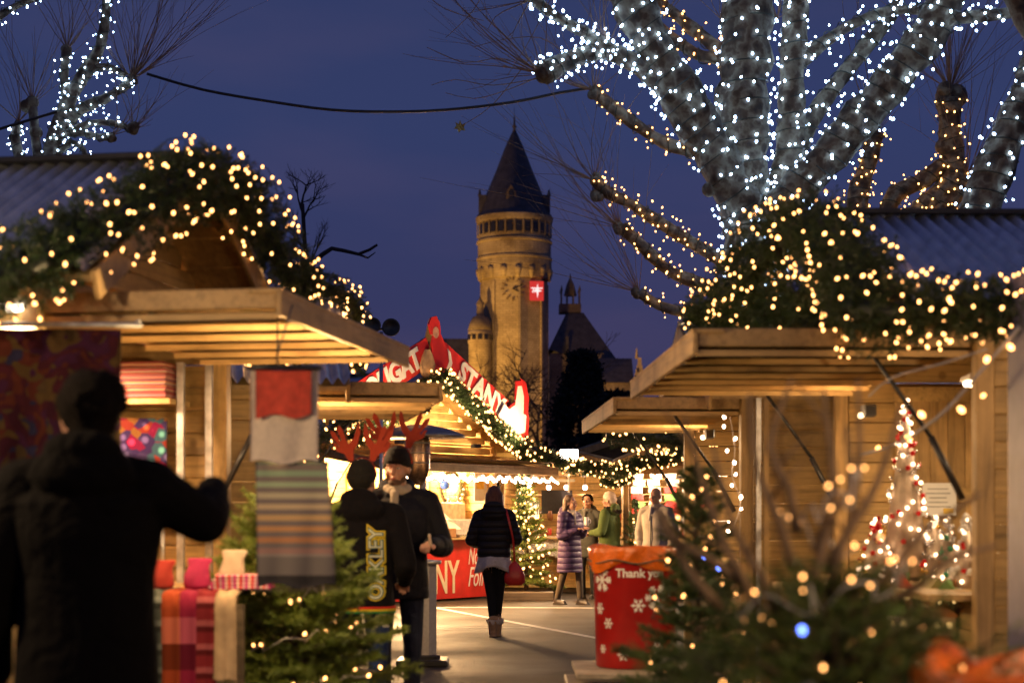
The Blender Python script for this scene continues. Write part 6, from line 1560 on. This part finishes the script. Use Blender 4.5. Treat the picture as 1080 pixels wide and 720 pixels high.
# 4 walking woman
t,HP,s,jk,S=person('woman with auburn hair walking away in black puffer jacket and tan fur boots',((521-540)*19.3/1800,19.3,0),R(-4),1.69,
  hands=((-.17,.26,1.06),(.20,.26,1.08)),elbows=((-.27,-.03,1.13),(.27,-.03,1.14)),head=(4,0,5),jcol=JK('black puffer',(.022,.018,.018),quilt=13,wr=.3,rough=.55),hem=.93,jr=1.06,tcol=JK('black leggings',(.012,.011,.012),wr=.2),shoe=(mat('tan suede',(.42,.25,.12),.9,0,.15,25),.10,mat('cream fur',(.6,.52,.42),.95)),hairm=HBR,hairlen=.20,voxel=.009,female=True,trou_r=.84,shoulder=.175,face=False,
  knees=((-.04,.0,.50),(.06,.04,.50),(-.01,-.03,.09),(.035,.06,.09)))
b=MB(); nn=40; vs=[]
for j,(z,r_) in enumerate(((.95,.175),(.90,.185),(.84,.20),(.80,.205))):
    for k in range(nn):
        a=2*PI*k/nn; q=.010*j*math.sin(a*6); vs.append(((r_+q)*math.cos(a),(r_*.8+q)*math.sin(a),z-.05*(j/3)*(abs(math.cos(a))**2)+.02*math.sin(a*3)*j/3))
b.add(vs,[(j*nn+k,j*nn+(k+1)%nn,(j+1)*nn+(k+1)%nn,(j+1)*nn+k) for j in range(3) for k in range(nn)]); me=b.mesh('blouse',True); me.transform(S); o=link('blouse',me,JK('off white blouse',(.58,.53,.50),wr=.5,bs=20),t); md=o.modifiers.new('t','SOLIDIFY'); md.thickness=.006
REDL2=mat('red leather',(.62,.04,.03),.35,0,.06,20,.1,60)
bag=thing('handbag','red slouchy handbag hanging at the right hip of the walking woman','handbag',mat_of(t)@V(.235,-.02,.74),R(-4))
b=MB(); b.loft([(0,0,-.16,.075,.04),(0,0,-.13,.115,.06),(0,0,-.05,.12,.065),(0,0,.02,.09,.05),(0,0,.08,.05,.03),(0,0,.11,.02,.02)],20,2.4); b.build('pouch',REDL2,bag,True)
b=MB(); pp=resample([V(.0,.01,.10),V(-.01,-.10,.35),V(-.05,-.13,.55),V(-.095,-.06,.70),V(-.10,.05,.66)],.03)
for i in range(len(pp)-1): b.bar(pp[i],pp[i+1],.022,.008,up=(0,1,0))
b.build('strap',REDL2,bag)
# 5 purple coat woman
PUR=JK('plum quilted coat',(.075,.045,.115),quilt=11,wr=.35,rough=.5)
t,HP,s,jk,S=person('woman in long plum quilted coat holding a mug',((601-540)*26.4/1800,26.4,0),R(180+48),1.68,
  hands=((-.06,.27,1.22),(.12,.24,1.20)),elbows=((-.25,.04,1.12),(.25,.02,1.10)),head=(6,0,10),jcol=PUR,hem=.52,jr=1.10,flare=1.12,tcol=JK('brown trousers',(.10,.075,.05)),shoe=(mat('dark leather',(.04,.03,.025),.4),0,None),hairm=HBN,hairlen=.06,voxel=.010,female=False,trou_r=.95,stride=.16,shoulder=.18,collarm=JK('pale scarf',(.45,.38,.32),wr=.3))
m5=thing('mug','tall pale mug held by the woman in plum',"mug",mat_of(t)@V(.03,.36,1.22),0)
b=MB(); b.lathe([(.030,0),(.034,.01),(.036,.13),(.029,.13),(.027,.02)],n=14); b.build('cup',MUGM[2],m5,True)
b=MB(); b.tube([(.034,0,.03),(.06,0,.04),(.06,0,.09),(.034,0,.10)],.008,6); b.build('handle',MUGM[2],m5,True)
# 6 behind
person('dark haired man in a grey coat seen between the plum coat and the green jacket',((620-540)*28.2/1800,28.2,0),R(180-20),1.72,jcol=JK('grey coat',(.07,.07,.06)),tcol=JK('dark grey trousers',(.03,.03,.03)),shoe=(M['rubber'],0,None),hairm=HB,hairlen=0,head=(10,0,0),voxel=.011,hem=.7,collarm=JK('grey scarf',(.14,.13,.11)))
t,HP,s,jk,S=person('person in olive green jacket, dark fur hood and white knit hat',((643-540)*27.6/1800,27.6,0),R(62),1.74,jcol=JK('olive jacket',(.06,.09,.025),wr=.6),tcol=JK('dark brown trousers',(.04,.03,.025)),shoe=(M['rubber'],0,None),hat=('beanie',JK('white knit',(.60,.50,.42),wr=.5,bs=60)),hairm=HBN,hairlen=0,head=(0,0,8),voxel=.010,hem=.78,jr=1.15,hands=((-.14,.26,1.10),(.16,.26,1.1)),elbows=((-.27,.02,1.12),(.27,.0,1.12)))
f=MB()
for k in range(240):
    a=rnd.uniform(0,2*PI); c=V(.13*math.cos(a),-.06+.10*math.sin(a),1.47+.03*math.sin(a)); d=V(rnd.uniform(-1,1),rnd.uniform(-1,1),rnd.uniform(-.4,1)).normalized(); f.cap(c,c+d*.05,.018,.006,5)
me=f.mesh('fur_hood'); me.transform(S); link('fur_hood',me,mat('dark fur',(.03,.02,.015),.95),t)
# 8 grey jacket bald man
t,HP,s,jk,S=person('bald man in light grey zipped jacket facing the camera before the far right hut',((692-540)*25.0/1800,25.0,0),R(180-36),1.77,hands=((-.24,.04,.84),(.24,.04,.84)),elbows=((-.30,-.03,1.12),(.30,-.03,1.12)),
  jcol=JK('grey jacket',(.42,.37,.31),wr=.5,bs=9),tcol=JK('jeans',(.04,.05,.09)),shoe=(M['rubber'],0,None),hairlen=-1,skin=SKINR,voxel=.010,hem=.85,jr=1.10,hood=False,shoulder=.205,collarm=JK('white knit scarf',(.55,.48,.42),wr=.3))
b=MB(); b.bar(V(0,.158,.90),V(0,.150,1.36),.012,.006); me=b.mesh('zip'); me.transform(S); link('zip',me,M['rubber'],t)
# 9 dark figure deep in the passage
person('dim figure in dark clothes at the right of the green jacket in the gap',((655-540)*31/1800,31,0),R(20),1.72,jcol=JK('dark coat',(.015,.015,.018)),tcol=JK('dark slacks',(.015,.015,.015)),shoe=(M['rubber'],0,None),hairm=HB,hairlen=0,voxel=.012,hem=.7)
for o in bpy.data.objects:
    if '_s' in o: del o['_s']
